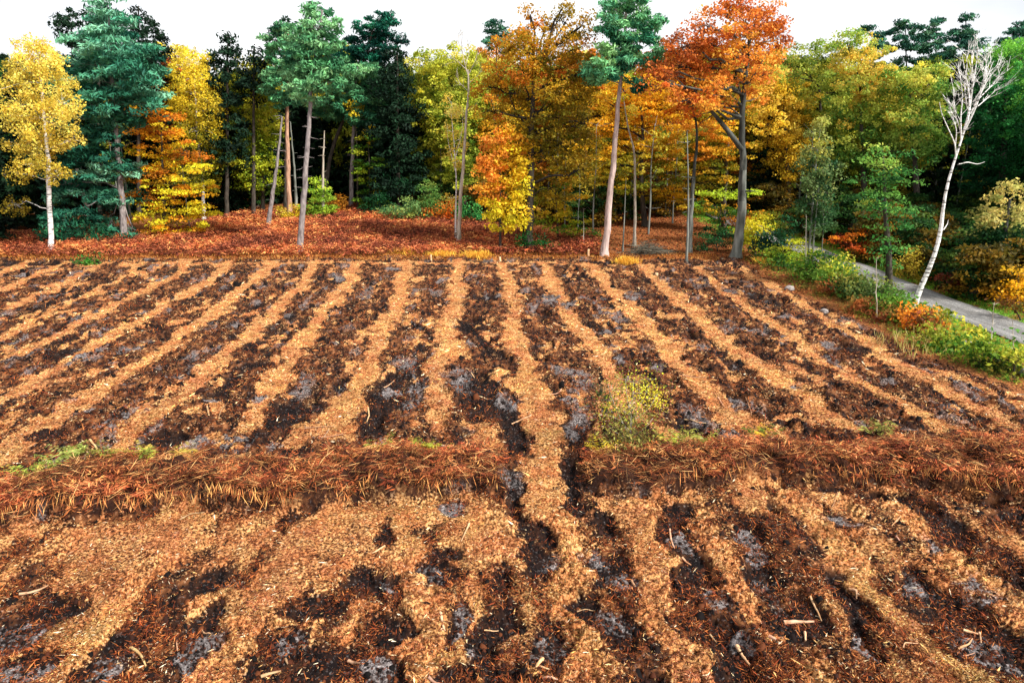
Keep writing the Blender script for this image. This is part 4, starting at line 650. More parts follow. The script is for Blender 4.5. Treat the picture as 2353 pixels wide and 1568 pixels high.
# ---- shrubs
def shrub(name, label, cat, base, lobes, style, cols, dens=1.2, size=.8, r=.05, bark=BARK_DARK, br=.02, stems=None):
    lobes = [(l[0], l[1], l[2]*1.28, l[3]*1.35)+tuple(l[4:]) for l in lobes]; top = min(lobes, key=lambda l: l[1]); return tree(name, label, cat, base, [(base[0]*.5+top[0]*.5, base[1]*.4+top[1]*.6), (top[0], top[1])], r, lobes, style, cols, bark, None, dens, size=size, twig=True, br=br, k=5, extra=stems)
SH = [('young_larch', 'bright lime green young larch at the foot of the split snag', 'larch tree', (728,502), [(727,420,8,12),(726,445,16,12),(730,468,22,14),(722,488,24,10),(745,485,16,10)], 'feather', [(70,110,30),(120,150,40),(160,180,50)]),
 ('bush', 'orange brown leafy bush between the snag foot and the straight pine', 'bush', (768,492), [(762,468,18,14),(780,480,20,10)], 'broad', BROWN),
 ('bush', 'yellow sprig of bush behind the leaning snag', 'bush', (668,512), [(664,488,16,12),(650,500,10,8)], 'broad', YEL),
 ('bush', 'teal green bush under the spindly birch', 'bush', (1083,514), [(1083,478,22,14,2),(1070,495,20,12),(1095,500,20,10)], 'broad', [(20,90,50),(40,130,70),(90,160,80)]),
 ('bush', 'pale blue green bush at the back of the dead bracken', 'bush', (930,508), [(930,478,24,14),(905,492,22,10),(950,495,24,12)], 'broad', [(70,120,70),(110,150,90),(170,180,90)]),
 ('bush', 'tall grey green bush beside the pale blue green one', 'bush', (985,505), [(985,450,22,18),(1000,470,26,16),(975,485,28,14)], 'broad', [(50,90,40),(90,130,60),(130,150,70)]),
 ('bush', 'orange and yellow bush beneath the yellow green oak', 'bush', (1018,510), [(1015,480,18,12),(1030,495,18,9)], 'broad', ORANGE),
 ('bush', 'dark green bush before the narrow dark beech', 'bush', (872,498), [(872,470,18,16),(862,485,22,12)], 'broad', DGREEN),
 ('young_spruce', 'shaded young spruce between the narrow beech and the slender birch', 'spruce tree', (905,490), [(905,385,8,14),(903,412,16,14),(907,440,22,14),(900,465,26,14)], 'dark', [(14,44,26),(26,70,40)]),
 ('bush', 'leafy dark green holly at the foot of the huge beech', 'bush', (1222,582), [(1220,548,22,9),(1235,562,18,8),(1205,556,14,8)], 'beech', [(16,60,26),(36,96,36)]),
 ('bush', 'green fern thicket on the rise behind the low beech sapling', 'bush', (1350,508), [(1330,470,36,10),(1370,478,30,10),(1345,492,40,10),(1310,485,26,8)], 'beech', [(60,110,40),(110,150,60),(170,180,80)]),
 ('bush', 'bushy green sapling close to the pinkish pine foot', 'bush', (1345,556), [(1325,525,20,10),(1350,535,22,10)], 'beech', GREEN),
 ('bush', 'lemon yellow bush where the road comes out of the wood', 'bush', (1735,585), [(1733,520,20,14,3),(1722,545,20,14,2),(1748,548,18,14,2)], 'broad', [(60,90,24),(130,140,34),(190,180,40),(206,196,50)]),
 ('bush', 'shaded green bush behind the foot of the curved beech', 'bush', (1650,578), [(1640,545,26,12),(1665,555,26,12),(1625,560,20,9)], 'beech', DGREEN),
 ('bush', 'dark blue green conifer bush on the verge next to the lemon yellow bush', 'bush', (1768,598), [(1765,545,18,14),(1770,570,24,14),(1755,585,20,10)], 'dark', [(16,50,34),(34,76,50),(60,100,60)]),
 ('bush', 'lime green beech bush at the top corner of the clearing', 'bush', (1815,612), [(1812,555,24,8,3),(1835,568,26,9,3),(1800,580,24,9),(1825,592,28,9,2),(1850,585,16,9,3)], 'beech', [(30,80,24),(80,124,34),(150,170,40),(190,190,50)]),
 ('bush', 'low dark green bush in front of the lime green beech bush', 'bush', (1790,622), [(1785,598,22,10),(1805,608,22,9)], 'broad', [(24,60,24),(60,100,34),(100,130,44)]),
 ('bush', 'tangled green bush with a few yellow leaves below the aspen stems', 'bush', (1925,668), [(1920,612,24,12,2),(1895,632,20,14,1),(1940,628,24,14),(1915,650,30,12)], 'broad', [(30,66,26),(64,104,40),(110,140,50),(190,180,50)]),
 ('bush', 'thick dark verge bush midway along the edge of the clearing', 'bush', (1965,692), [(1955,655,24,14),(1975,672,26,12),(1950,682,20,8)], 'broad', [(24,54,24),(50,86,36),(84,110,44)]),
 ('bush', 'twiggy grey green bush under the oak that leans over the road', 'bush', (2000,712), [(2000,668,26,12),(2025,680,26,12),(1990,692,26,10),(2020,702,20,8)], 'broad', [(50,70,34),(90,110,56),(120,130,60)]),
 ('bush', 'green bush between the leaning oak and the orange beech seedling', 'bush', (2062,728), [(2058,692,22,12),(2075,705,20,12),(2050,715,22,8)], 'broad', [(34,70,26),(80,120,40),(130,150,50)]),
 ('young_beech', 'vivid orange beech seedling at the foot of the bare white birch', 'beech tree', (2105,756), [(2108,706,12,8,3),(2100,722,18,7,3),(2116,734,20,7,3),(2098,742,14,6,2)], 'beech', [(206,90,30),(226,120,40),(236,140,40),(240,150,50)]),
 ('young_beech', 'golden beech sapling growing past the road by the thick grey trunk', 'beech tree', (2335,712), [(2340,628,26,8,3),(2325,645,26,8),(2345,660,24,8,3),(2325,678,26,8),(2345,692,22,8)], 'beech', [(206,140,24),(226,160,30),(236,180,40)]),
 ('bush', 'yellow bush across the road behind the leaning white trunk', 'bush', (2100,642), [(2095,590,20,12),(2108,608,24,12),(2090,622,22,10)], 'birch', [(150,140,50),(206,180,60),(226,196,80)]),
 ('bush', 'yellow green sapling bush across the road short of the thick grey trunk', 'bush', (2240,672), [(2245,600,16,9),(2235,620,22,9),(2250,640,22,9),(2238,656,18,8)], 'beech', [(40,76,24),(110,130,34),(190,180,44)]),
 ('bush', 'rusty brown bush in the shade beyond the bend of the road', 'bush', (1945,600), [(1935,560,26,12),(1960,545,24,12),(1980,568,22,12),(1995,540,18,10,3)], 'beech', [(90,30,16),(140,50,20),(190,90,30),(220,140,40)]),
 ('bush', 'dark green undergrowth bush across the road behind the bare birch', 'bush', (2175,652), [(2170,600,30,14),(2195,620,30,14),(2160,630,28,12)], 'broad', [(20,60,26),(44,90,34),(90,120,40)]),
 ('bush', 'brown bracken bush beneath the trees past the road', 'bush', (2215,680), [(2210,640,30,10),(2180,645,24,10),(2225,660,26,9)], 'beech', [(50,20,12),(90,34,20),(120,50,26)]),
 ('bush', 'spreading green and red bramble below the orange seedling', 'bush', (2165,800), [(2150,765,22,12),(2175,775,24,12),(2155,790,24,10)], 'broad', [(40,80,24),(90,130,40),(150,150,50),(160,70,40)]),
 ('bush', 'yellow green bramble beside the boulder on the verge', 'bush', (2245,842), [(2235,800,22,12),(2260,812,26,12),(2240,828,26,10)], 'broad', [(60,100,30),(120,150,44),(170,180,60)]),
 ('bush', 'leafy bramble in the corner by the mossy log', 'bush', (2330,868), [(2330,800,24,14),(2350,820,20,12),(2310,815,20,10)], 'broad', [(60,110,30),(120,150,44),(180,180,60)]),
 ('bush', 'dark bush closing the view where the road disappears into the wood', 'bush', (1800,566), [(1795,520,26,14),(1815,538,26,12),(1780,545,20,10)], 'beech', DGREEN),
 ('bush', 'mixed yellow and green bush beside the road just behind the curved beech', 'bush', (1762,560), [(1755,500,22,14),(1770,522,24,12),(1748,535,20,10)], 'beech', [(40,70,24),(100,110,30),(180,160,40)]),
 ('bush', 'russet beech bush at the road bend with orange upper leaves', 'bush', (1700,548), [(1715,488,24,12,3),(1690,505,26,12,1),(1718,518,24,12)], 'beech', [(90,50,20),(150,90,26),(206,140,34)]),
 ('bush', 'green hazel bush in front of the aspen stems', 'bush', (1878,648), [(1872,598,22,12),(1888,615,24,12),(1868,628,22,10)], 'broad', [(40,90,28),(80,130,40),(140,170,50)]),
 ('bush', 'spiky grey green bush on the near side of the road beyond the lone bare sapling', 'bush', (2040,702), [(2042,660,22,12),(2025,672,20,10),(2055,680,18,10)], 'broad', [(50,76,34),(90,116,56),(130,136,60)]),
 ('bush', 'dense green holly bush across the road from the leaning oak', 'bush', (2140,628), [(2130,560,28,18),(2150,585,30,16),(2120,600,26,12)], 'broad', [(16,50,22),(36,84,32),(70,120,44)]),
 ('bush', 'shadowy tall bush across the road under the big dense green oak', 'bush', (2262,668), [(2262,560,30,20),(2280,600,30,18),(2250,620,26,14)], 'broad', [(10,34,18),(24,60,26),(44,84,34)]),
 ('bush', 'brown leaved low bush under the golden beech sapling past the road', 'bush', (2350,735), [(2340,705,22,8),(2320,700,18,8)], 'beech', [(70,40,20),(110,70,26),(90,100,40)]),
 ('bush', 'small round green bush at the edge of the dead bracken near the golden birch', 'bush', (212,606), [(210,592,14,7),(198,598,12,5)], 'broad', GREEN),
 ('bush', 'blackish green low branches of a bush under the golden birch', 'bush', (165,560), [(160,520,40,16),(200,535,34,14),(130,535,26,12)], 'dark', [(14,50,34),(24,76,50),(40,96,60)])]
VG = [[(50,96,34),(90,134,44),(140,170,60)],[(40,60,26),(84,100,40),(150,140,60)],[(110,60,34),(150,84,44),(120,110,50)],[(70,100,34),(150,160,50),(206,196,70)]]
for (u0, v0, w0, h0, k_, lb) in [(1775,606,20,26,3,'yellow tinged bush just past the end of the fallen branch'),(1855,640,18,24,1,'dull olive bush at the foot of the thin grey stem on the verge'),(1898,676,20,20,2,'rusty bush at the field edge before the tangled green bush'),
    (1905,655,22,40,0,'upright green bush between the aspen stems and the dark verge bushes'),(1948,690,24,44,1,'tall dull green bush at the field edge beside the thick dark bush'),(1985,722,22,22,2,'low russet bush behind the lone bare sapling'),(2035,738,24,20,2,'brown bracken clump at the foot of the lone bare sapling'),
    (2072,735,24,40,0,'fresh green bush just before the foot of the leaning birch'),(2130,770,22,36,2,'red and brown leafy bush right after the orange beech seedling'),(2150,745,22,26,3,'yellow speckled bush behind the orange beech seedling'),(2190,812,28,26,0,'green bramble mound in the middle of the verge'),
    (2290,850,30,24,1,'olive bramble mound just before the mossy log'),(2215,780,24,16,3,'lime bramble mound behind the pale grey boulder'),(1990,690,20,34,0,'slender green bush between two dull ones on the road verge'),(1930,640,18,40,3,'tall yellow speckled bush on the road side of the verge')]:
    SH.append(('bush', lb, 'bush', (u0, v0), [(u0-w0*.4, v0-h0*.4, w0*.7, h0*.35), (u0+w0*.4, v0-h0*.6, w0*.7, h0*.35), (u0, v0-h0, w0*.6, h0*.3), (u0, v0-h0*.25, w0, h0*.25)], 'broad', VG[k_]))
for s_ in SH: shrub(*s_)
# the young birch growing out of the bracken strip
tree('young_birch', 'thin young birch with lime yellow leaves growing out of the dead bracken strip', 'birch tree', (1446,1030), [(1449,960),(1452,920),(1456,880)], .028,
 [(1455,870,26,16,2.4),(1480,885,20,12,3),(1438,872,18,10,2),(1400,895,20,12,0),(1392,915,18,12,0),(1505,905,14,12,3),(1390,945,20,9,2.6),(1420,935,16,12,1),(1470,905,16,10,2.6),(1497,870,8,8,0)], 'birch', [(60,84,44),(140,160,60),(206,206,60),(226,206,60)], BARK_SNAG, dens=.055, size=.33, br=.008,
 extra=sprays([(.014,(1446,1000),(1420,950),(1400,900),(1396,880)),(.014,(1447,980),(1470,930),(1490,890)),(.012,(1447,990),(1425,965),(1390,950)),(.012,(1448,960),(1440,910),(1436,870)),(.012,(1448,970),(1490,940),(1510,905)),(.01,(1446,1005),(1480,985),(1500,960)),(.01,(1446,1010),(1410,990),(1395,975))]))
tree('young_larch', 'feathery green larch seedling at the foot of the thin young birch', 'larch tree', (1446,1040), [(1450,985),(1452,930)], .02, [(1452,940,7,14),(1450,965,12,12),(1446,990,20,12,0),(1450,1010,24,10,0),(1470,1015,20,8),(1428,1005,16,8,2)], 'feather', [(84,84,36),(124,120,54),(170,160,84)], BARK_DARK, dens=.05, size=.24, br=.008)
# ---- far trees: a few built once, then copied
def proto_spruce(H, R, cols, name):
    t = thing(name, 'x', 'spruce tree', (0, 0, 0)); gb = Geo(); gb.tube([(0,0,0),(0,0,H*.5),(0,0,H)], [.3,.16,.03], k=7); gb.build('trunk', BARK_DARK, t, True)
    g = Geo(); cc = lin(np.array(cols, float)); z_ = 1.2
    while z_ < H-.2:
        R_ = R*(1-z_/H)**.85+.15; nb = rng.integers(6, 9)
        for a in rng.uniform(0, 2*pi, nb):
            rr = R_*rng.uniform(.7, 1.15); m_ = max(2, int(rr*2.4)); s_ = (np.arange(m_)+rng.random(m_))/m_*rr
            P = np.stack([np.cos(a)*s_, np.sin(a)*s_, z_-.38*s_+.05*s_*s_], 1); clumps(g, P, .38, 9, .45, .34, 3, cc[rng.integers(0, len(cc), m_)], .3, .4)
        z_ += .42+.25*(1-z_/H)
    g.build('crown', NEEDLE, t); return t
def proto_broad(H, R, cols, name, style='broad', cat='oak tree', low=.25):
    t = thing(name, 'x', cat, (0, 0, 0)); T = np.array([(0,0,-.3),(.1,0,H*.3),(-.1,.1,H*.6),(0,0,H*.92)]); gb = Geo(); gb.tube(T, [.38,.28,.18,.04], k=7)
    tp = np.stack([np.interp(np.linspace(0, 3, 14), range(4), T[:, q]) for q in range(3)], 1)
    lobes = []
    for _ in range(20):
        zf = rng.uniform(low, .95); rr = R*np.sqrt(max(.05, 1-((zf-.55)/.52)**2)); a = rng.uniform(0, 2*pi); q = rr*rng.uniform(.25, .8)
        lobes.append((np.array([cos(a)*q, sin(a)*q, zf*H]), np.array([R*.38, R*.38, R*.28]), None))
    g = Geo(); crown(g, gb, lobes, style, cols, tp[3:], 1.15, False, .07, 1.15); gb.build('trunk', BARK_DARK, t, True); g.build('crown', LEAF if style != 'pine' else NEEDLE, t); return t
PR = {'s': [proto_spruce(19, 3.2, SPRUCE, 'spruce'), proto_spruce(17, 3.8, [(12,30,18),(22,48,26)], 'spruce')],
 'o': [proto_broad(17, 4.6, [(130,116,28),(190,156,36),(226,180,50)], 'beech', 'beech', 'beech tree', .12)],
 'r': [proto_broad(17, 4.6, [(140,92,30),(190,120,40),(216,150,54)], 'beech', 'broad', 'beech tree', .15)],
 'y': [proto_broad(17, 4.8, [(90,116,36),(156,166,56),(204,200,74)], 'oak', 'broad', 'oak tree', .12), proto_broad(16, 4.6, [(120,126,44),(184,180,66),(216,200,84)], 'oak', 'broad', 'oak tree', .12)],
 'g': [proto_broad(17, 4.8, [(20,56,28),(40,90,40),(80,120,46)], 'oak', 'broad', 'oak tree', .08)],
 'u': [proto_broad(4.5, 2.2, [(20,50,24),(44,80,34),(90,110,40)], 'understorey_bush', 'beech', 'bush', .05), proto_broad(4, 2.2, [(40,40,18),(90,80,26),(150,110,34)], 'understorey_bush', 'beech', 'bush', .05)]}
HGT = {'s': [19, 17], 'o': [17], 'r': [17], 'y': [17, 16], 'g': [17], 'u': [4.5, 4]}
used = set()
INFO = {'s': ('dark spruce standing deep in the wood behind the front row of trees', 'dark spruces deep in the wood', 'spruce tree'),
 'o': ('golden leaved beech deep in the wood behind the front row of trees', 'golden beeches deep in the wood', 'beech tree'),
 'r': ('rusty orange beech deep in the wood behind the front row of trees', 'rusty beeches deep in the wood', 'beech tree'),
 'y': ('yellow green oak deep in the wood behind the front row of trees', 'yellow green oaks deep in the wood', 'oak tree'),
 'g': ('dark green oak deep in the wood behind the front row of trees', 'dark green oaks deep in the wood', 'oak tree'),
 'u': ('low leafy bush growing in the shade under the trees', 'understorey bushes in the shade', 'bush')}
SKX = [-200,0,60,150,250,350,410,470,520,560,620,700,780,880,940,1000,1060,1140,1200,1300,1400,1520,1620,1760,1830,1900,2000,2100,2200,2300,2352,2600]
SKY_ = [110,110,110,110,60,90,125,120,130,140,110,100,90,110,125,128,130,110,100,90,110,120,100,110,118,112,110,120,120,110,90,90]
ZONES = [(-300,440,'ssssg'),(440,960,'sssssy'),(960,1120,'yyos'),(1120,1420,'ooryy'),(1420,1760,'ooory'),(1760,1900,'oyyyg'),(1900,2230,'yyyg'),(2230,2700,'ggsy')]
def place(kind, X, Y, H):
    j = rng.integers(0, len(PR[kind])); pr = PR[kind][j]; lab, grp, cat = INFO[kind]; s_ = H/HGT[kind][j]; ws = s_*rng.uniform(.9, 1.2)
    if (kind, j) not in used:
        used.add((kind, j)); pr.location = (X, Y, gz(X, Y)); pr.scale = (ws, ws, s_); pr['label'] = lab; pr['group'] = grp
    else: dup(pr, (X, Y, gz(X, Y)), rng.uniform(0, 6.28), (ws, ws, s_), lab, grp)
def roadclear(X, Y, r): return road_d(np.array([X]), np.array([Y]))[0] > r
for (Y0, step) in ((86, 92), (94, 84), (103, 78), (114, 74), (128, 70)):
    u = -260+rng.uniform(0, 40)
    while u < 2640:
        v = np.interp(u, SKX, SKY_)+rng.uniform(2, 55)*(1 if Y0 > 90 else 1.6)
        Y = Y0+rng.uniform(-3.5, 3.5); p = at(u, v, Y); kinds = next(z_[2] for z_ in ZONES if z_[0] <= u < z_[1]); k_ = kinds[rng.integers(0, len(kinds))]
        H = p[2]-float(HB(p[0], Y)); H = max(H, 6)
        if roadclear(p[0], Y, 3.5) and not (470 < u < 980 and Y < 90.5): place(k_, p[0], Y, H)
        u += step*rng.uniform(.8, 1.2)
pt = []
for hh in (9, 11):
    t = thing('thin_tree', 'slender bare stemmed young tree standing in the shade of the wood', 'young tree', (0, 0, 0)); gb = Geo(); PP = np.array([(0,0,-.2),(.08,.05,hh*.3),(-.1,0,hh*.65),(.05,0,hh)]); PP = np.stack([np.interp(np.linspace(0, 3, 12), range(4), PP[:, q_]) for q_ in range(3)], 1)
    gb.tube(PP, np.linspace(.10, .02, 12), k=6)
    for _ in range(16): j = rng.integers(3, 12); d = rand_dirs(1, .4)[0]; d[2] = abs(d[2]); limb(gb, PP[j], PP[j]+d*rng.uniform(.5, 1.6), .025, .006, 0, 3, 4)
    g = Geo(); clumps(g, np.stack([rng.normal(0, .8, 16), rng.normal(0, .8, 16), rng.uniform(hh*.45, hh, 16)], 1), .5, 26, .4, .17, 1.6, lin(np.array([(150,150,50),(196,176,60),(90,110,40)]))[rng.integers(0, 3, 16)], .5)
    gb.build('trunk', BARK_BEECH, t, True); g.build('crown', LEAF, t); pt.append(t)
for i_ in range(46):
    while True:
        u = rng.uniform(-50, 2450); Y = rng.uniform(68, 92); X = (u-1176)/1568*Y*.98
        if roadclear(X, Y, 2.6) and field_mask(np.array([X]), np.array([Y]))[0] < .2 and not (430 < u < 1120 and Y < 84): break
    s_ = rng.uniform(.7, 1.25)
    if i_ < 2: pt[i_].location = (X, Y, gz(X, Y)); pt[i_]['group'] = 'slender young trees in the shade'
    else: dup(pt[i_ % 2], (X, Y, gz(X, Y)), rng.uniform(0, 6), (s_, s_, s_), pt[0]['label'], 'slender young trees in the shade')
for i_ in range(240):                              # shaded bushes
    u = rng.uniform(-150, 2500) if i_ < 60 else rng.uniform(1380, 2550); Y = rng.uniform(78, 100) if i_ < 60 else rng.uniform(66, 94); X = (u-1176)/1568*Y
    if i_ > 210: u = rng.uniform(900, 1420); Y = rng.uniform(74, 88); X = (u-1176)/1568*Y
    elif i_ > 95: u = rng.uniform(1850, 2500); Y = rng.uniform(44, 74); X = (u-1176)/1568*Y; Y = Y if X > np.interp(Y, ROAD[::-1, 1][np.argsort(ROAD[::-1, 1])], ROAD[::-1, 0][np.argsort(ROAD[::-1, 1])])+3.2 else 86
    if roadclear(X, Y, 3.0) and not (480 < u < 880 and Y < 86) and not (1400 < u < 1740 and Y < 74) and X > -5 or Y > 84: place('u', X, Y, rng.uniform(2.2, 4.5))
for (u, Y, k_) in [(2500,62,'g'),(2430,70,'g'),(2600,55,'g'),(2480,80,'s'),(2420,88,'g'),(2150,82,'s'),(2200,76,'s'),(2380,80,'s'),(2060,86,'s'),(-60,66,'s'),(-160,62,'g'),(-250,58,'y'),(20,74,'s'),(90,78,'s'),(-20,80,'s'),(150,84,'s'),(-110,76,'s'),(450,84,'s'),(540,84,'s'),(260,82,'s'),(340,86,'s'),(640,92,'s'),(720,95,'s'),(800,96,'s'),(880,92,'s'),(960,95,'s'),(1880,84,'s'),(1760,84,'s'),(2380,74,'g')]:
    X = (u-1176)/1568*Y*.98
    if roadclear(X, Y, 3.2): place(k_, X, Y, at(u, np.interp(u, SKX, SKY_)+rng.uniform(10, 60), Y)[2]-float(HB(X, Y)))
# far wood added behind everything to block sky light through low gaps
g = Geo(); n_ = 5200; X = rng.uniform(-150, 160, n_); Y = rng.uniform(138, 175, n_); H = 13+4*fbm(X*.12, Y*.12, 3, 401); Z = H*rng.random(n_)**.6
P = np.stack([X, Y, Z+HB(X, Y)], 1); uu = 1176+X/Y*1568; pal = np.where((uu < 960)[:, None], pick([(14,34,22),(22,50,28),(50,70,30)], n_), np.where((uu < 1850)[:, None], pick([(170,120,26),(130,110,30),(190,140,30)], n_), pick([(60,90,34),(110,120,40),(34,66,34)], n_)))
clumps(g, P, 1.3, 12, .7, .95, 1.5, pal, .3); tag(g.build('far_wood_blocker', LEAF), 'far off wood added to block low sky light behind the standing trees', 'wood', kind='stuff')
# dead bracken under the trees
def area_pts(n, poly_fn, x0, x1, y0, y1):
    X = rng.uniform(x0, x1, n); Y = rng.uniform(y0, y1, n); k = poly_fn(X, Y); return X[k], Y[k]
def bz(X, Y):
    u = 1176+X/Y*1568; return (field_mask(X, Y) < .3) & (road_d(X, Y) > 3) & (((u < 1120) & (Y < np.interp(u, [0,250,450,600,800,950,1120], [65,66,75,84,88,84,78]))) | ((u < 1370) & (Y < 70)))
X, Y = area_pts(46000, bz, -60, 12, 58.5, 90); Z = hz(X, Y); g = Geo()
mound = .55*fbm(X*.55, Y*.55, 3, 501)
cb = fbm(X*.35, Y*.5, 4, 551)+.1*rng.normal(size=len(X))
for lo_, hi_, cl_ in ((-1, .42, [(120,58,40),(90,42,32),(150,78,52),(70,34,28),(170,96,66)]), (.42, .58, [(166,82,54),(140,66,44),(186,104,68),(200,122,82),(104,52,36)]), (.58, 2, [(214,120,70),(226,146,84),(196,96,54),(230,166,96),(160,80,48)])):
    s2 = (cb > lo_) & (cb <= hi_); fronds(g, X[s2], Y[s2], (Z+mound*.8)[s2], rng.uniform(.35, .85, s2.sum()), cl_, 4, .17, 1.0, .9, .4)
tag(g.build('bracken', DRY), 'rust red dead bracken spreading under the pines behind the clearing', 'bracken', kind='stuff')
def bv(X, Y):
    e = np.interp(Y, EDGE[::-1, 1], EDGE[::-1, 0]); return (X > e+.3) & (road_d(X, Y) > 2.2) & (Y < 62)
X, Y = area_pts(30000, bv, 8, 50, 22, 62); Z = hz(X, Y); g = Geo(); dist = road_d(X, Y)
q = rng.random(len(X)) < sst(.35, .65, fbm(X*.5, Y*.5, 3, 511))
fronds(g, X[q], Y[q], Z[q], rng.uniform(.15, .35, q.sum()), [(60,110,30),(110,150,44),(150,170,60),(44,84,30),(176,170,70)], 4, .25, .6, .8, .4)
q = ~q; fronds(g, X[q], Y[q], Z[q], rng.uniform(.15, .4, q.sum()), [(150,80,40),(176,104,50),(120,130,50),(90,60,30),(196,150,80)], 4, .12, .8, .9, .4)
tag(g.build('ground_plants', LEAF), 'low green and rusty undergrowth between the clearing and the gravel road', 'undergrowth', kind='stuff')
def grassy(n, fn, box, cols, h, w_, name, label, cat):
    X, Y = area_pts(n, fn, *box); Z = hz(X, Y); n_ = len(X); U = np.stack([rng.normal(0, .35, n_), rng.normal(0, .35, n_), np.ones(n_)], 1)*(h*rng.uniform(.5, 1.2, n_))[:, None]
    g = Geo(); g.quads(np.stack([X, Y, Z], 1)+U*.9, U, perp(U)*w_, pick(cols, n_)*rng.uniform(.7, 1.2, n_)[:, None]); tag(g.build(name, LEAF), label, cat, kind='stuff')
grassy(60000, lambda X, Y: (abs(road_d(X, Y)-2.9) < 1.2*fbm(X*.8, Y*.8, 3, 521)+.35) & (Y < 85), (10, 60, 22, 85), [(96,170,40),(120,190,50),(70,140,34),(150,190,60)], .11, .025, 'grass', 'bright green grass strips lining the gravel road', 'grass')
pc = ground(2090, 790); pc2 = ground(2140, 815)
grassy(9000, lambda X, Y: np.minimum(np.hypot((X-pc[0])/2.2, (Y-pc[1])/1.6), np.hypot((X-pc2[0])/1.8, (Y-pc2[1])/1.1)) < .6+.6*fbm(X*1.5, Y*1.5, 3, 531), (10, 30, 20, 50), [(214,196,120),(190,176,100),(170,170,80),(226,206,140)], .26, .018, 'pale_grass', 'bleached straw coloured grass on the verge below the bare birch', 'grass')
def tuft(u, v, w__, label):
    c = ground(u, v); t = thing('grass_tussock', label, 'grass tussock', (c[0], c[1], gz(c[0], c[1]))); n_ = 900; s_ = w__*ppm(v); bx = c[0]+rng.normal(0, s_*.45, n_); by = c[1]+rng.normal(0, .35, n_)
    U = np.stack([rng.normal(0, .45, n_), rng.normal(0, .45, n_), np.ones(n_)], 1)*rng.uniform(.12, .3, n_)[:, None]; g = Geo(); g.quads(np.stack([bx, by, hz(bx, by)], 1)+U, U, perp(U)*.02, pick([(226,176,60),(236,190,80),(206,150,60)], n_)); g.build('blades', DRY, t)
for a in [(930,584,26,'straw coloured grass tussock at the far edge of the field, before the yellow one'),(1095,592,32,'golden yellow grass tussock just beyond the bare pole tree'),(1015,588,28,'thin brownish grass tussock next to a pale cut stump'),(1440,605,26,'yellow grass patch near the foot of the pinkish pine'),(1750,606,16,'small dry grass tussock at the top corner of the clearing')]: tuft(*a)
def lv(X, Y):
    u = 1176+X/Y*1568; return (field_mask(X, Y) < .6) & (road_d(X, Y) > 2.6) & (u > 1000)
X, Y = area_pts(110000, lv, -8, 60, 45, 96); n_ = len(X); g = Geo(); Ub = rand_dirs(n_, .3); s_ = rng.uniform(.05, .11, n_)[:, None]
g.quads(np.stack([X, Y, hz(X, Y)+.03], 1), Ub*s_, flatperp(Ub, .6)*s_*.6, pick([(150,72,38),(186,98,50),(110,50,30),(80,38,24),(206,130,70),(64,34,24),(90,80,36),(160,80,46)], n_)*rng.uniform(.4, 1.0, n_)[:, None]); tag(g.build('fallen_leaves', DRY), 'carpet of rusty fallen leaves on the woodland floor', 'fallen leaves', kind='stuff')
grassy(26000, lambda X, Y: (Y > 58.3+.8*fbm(X*.5, X*0, 3, 541)) & (Y < 60.6+1.5*fbm(X*.3, X*0, 2, 545)) & (X < 18), (-58, 18, 58, 63), [(206,140,70),(226,170,90),(170,100,50),(150,84,44),(190,120,66)], .10, .03, 'dry_grass', 'low straw coloured grass along the far edge of the ploughed field', 'grass')
# ---- stumps, logs, brushwood, boulders, poles
def stump(u, v, h, r, label):
    c = ground(u, v); t = thing('stump', label, 'tree stump', (c[0], c[1], gz(c[0], c[1]))); g = Geo(); o = np.array([c[0], c[1], gz(c[0], c[1])]); g.tube([o-[0,0,.1], o+[0,0,h*.6], o+[.02,0,h], o+[.02,0,h+.01]], [r*1.4, r, r*.9, .01], k=9, bump=.1); g.build('wood', WOOD, t, False)
for a in [(1351,592,.55,.09,'pale splintered stump near the foot of the pinkish pine'),(990,600,.5,.07,'thin pale cut stump by the brownish tussock'),(1148,600,.4,.09,'short grey stump at the foot of the yellow and orange beech'),(1508,630,.3,.14,'broad low stump at the end of a ploughed row')]: stump(*a)
def log(pts, r0, r1, name, label, cat, m_, k=8, parent=None, lift=.6):
    P = [];
    for (u, v) in pts: c = ground(u, v); P.append([c[0], c[1], 0])
    P = np.array(P); n_ = max(4, len(P)*4); t_ = np.linspace(0, len(P)-1, n_); P = np.stack([np.interp(t_, range(len(P)), P[:, q]) for q in range(3)], 1)
    for _ in range(2): P[1:-1] = (P[:-2]+2*P[1:-1]+P[2:])/4
    P[:, 2] = np.convolve(np.pad(hz(P[:, 0], P[:, 1]), 2, 'edge'), [.15,.2,.3,.2,.15], 'valid')+r0*lift+.02
    c = P.mean(0); t = thing(name, label, cat, c); g = Geo(); g.tube(P, np.linspace(r0, r1, n_), k=k, bump=.12)
    return t, g, P
t, g, P = log([(2285,828),(2330,850),(2375,876)], .22, .2, 'mossy_log', 'fallen log under bright yellow green moss in the corner of the verge', 'log', None); g.build('wood', BARK_BEECH, t, True)
g = Geo(); P2 = P[:-3]; n_ = 2600; q = rng.uniform(0, len(P2)-1, n_); B = np.stack([np.interp(q, range(len(P2)), P2[:, k_]) for k_ in range(3)], 1); a = rng.uniform(.1, pi-.1, n_); N_ = np.stack([np.cos(a), np.zeros(n_), np.sin(a)], 1); g.quads(B+N_*.225, perp(N_)*.035, np.cross(N_, perp(N_))*.02, pick([(190,196,40),(160,180,40),(206,206,60)], n_)); g.build('moss', LEAF, t)
for a in [([(1725,590),(1745,602),(1765,612)], .07,.04,'fallen_branch','pale fallen branch lying at the foot of the curved beech','branch',WOOD),
          ([(1100,572),(1125,550),(1140,535)], .05,.03,'fallen_branch','grey branch propped beside the small yellow beech','branch',BARK_BEECH)]:
    t, g, P = log(*a[:6], None); g.build('wood', a[6], t, True)
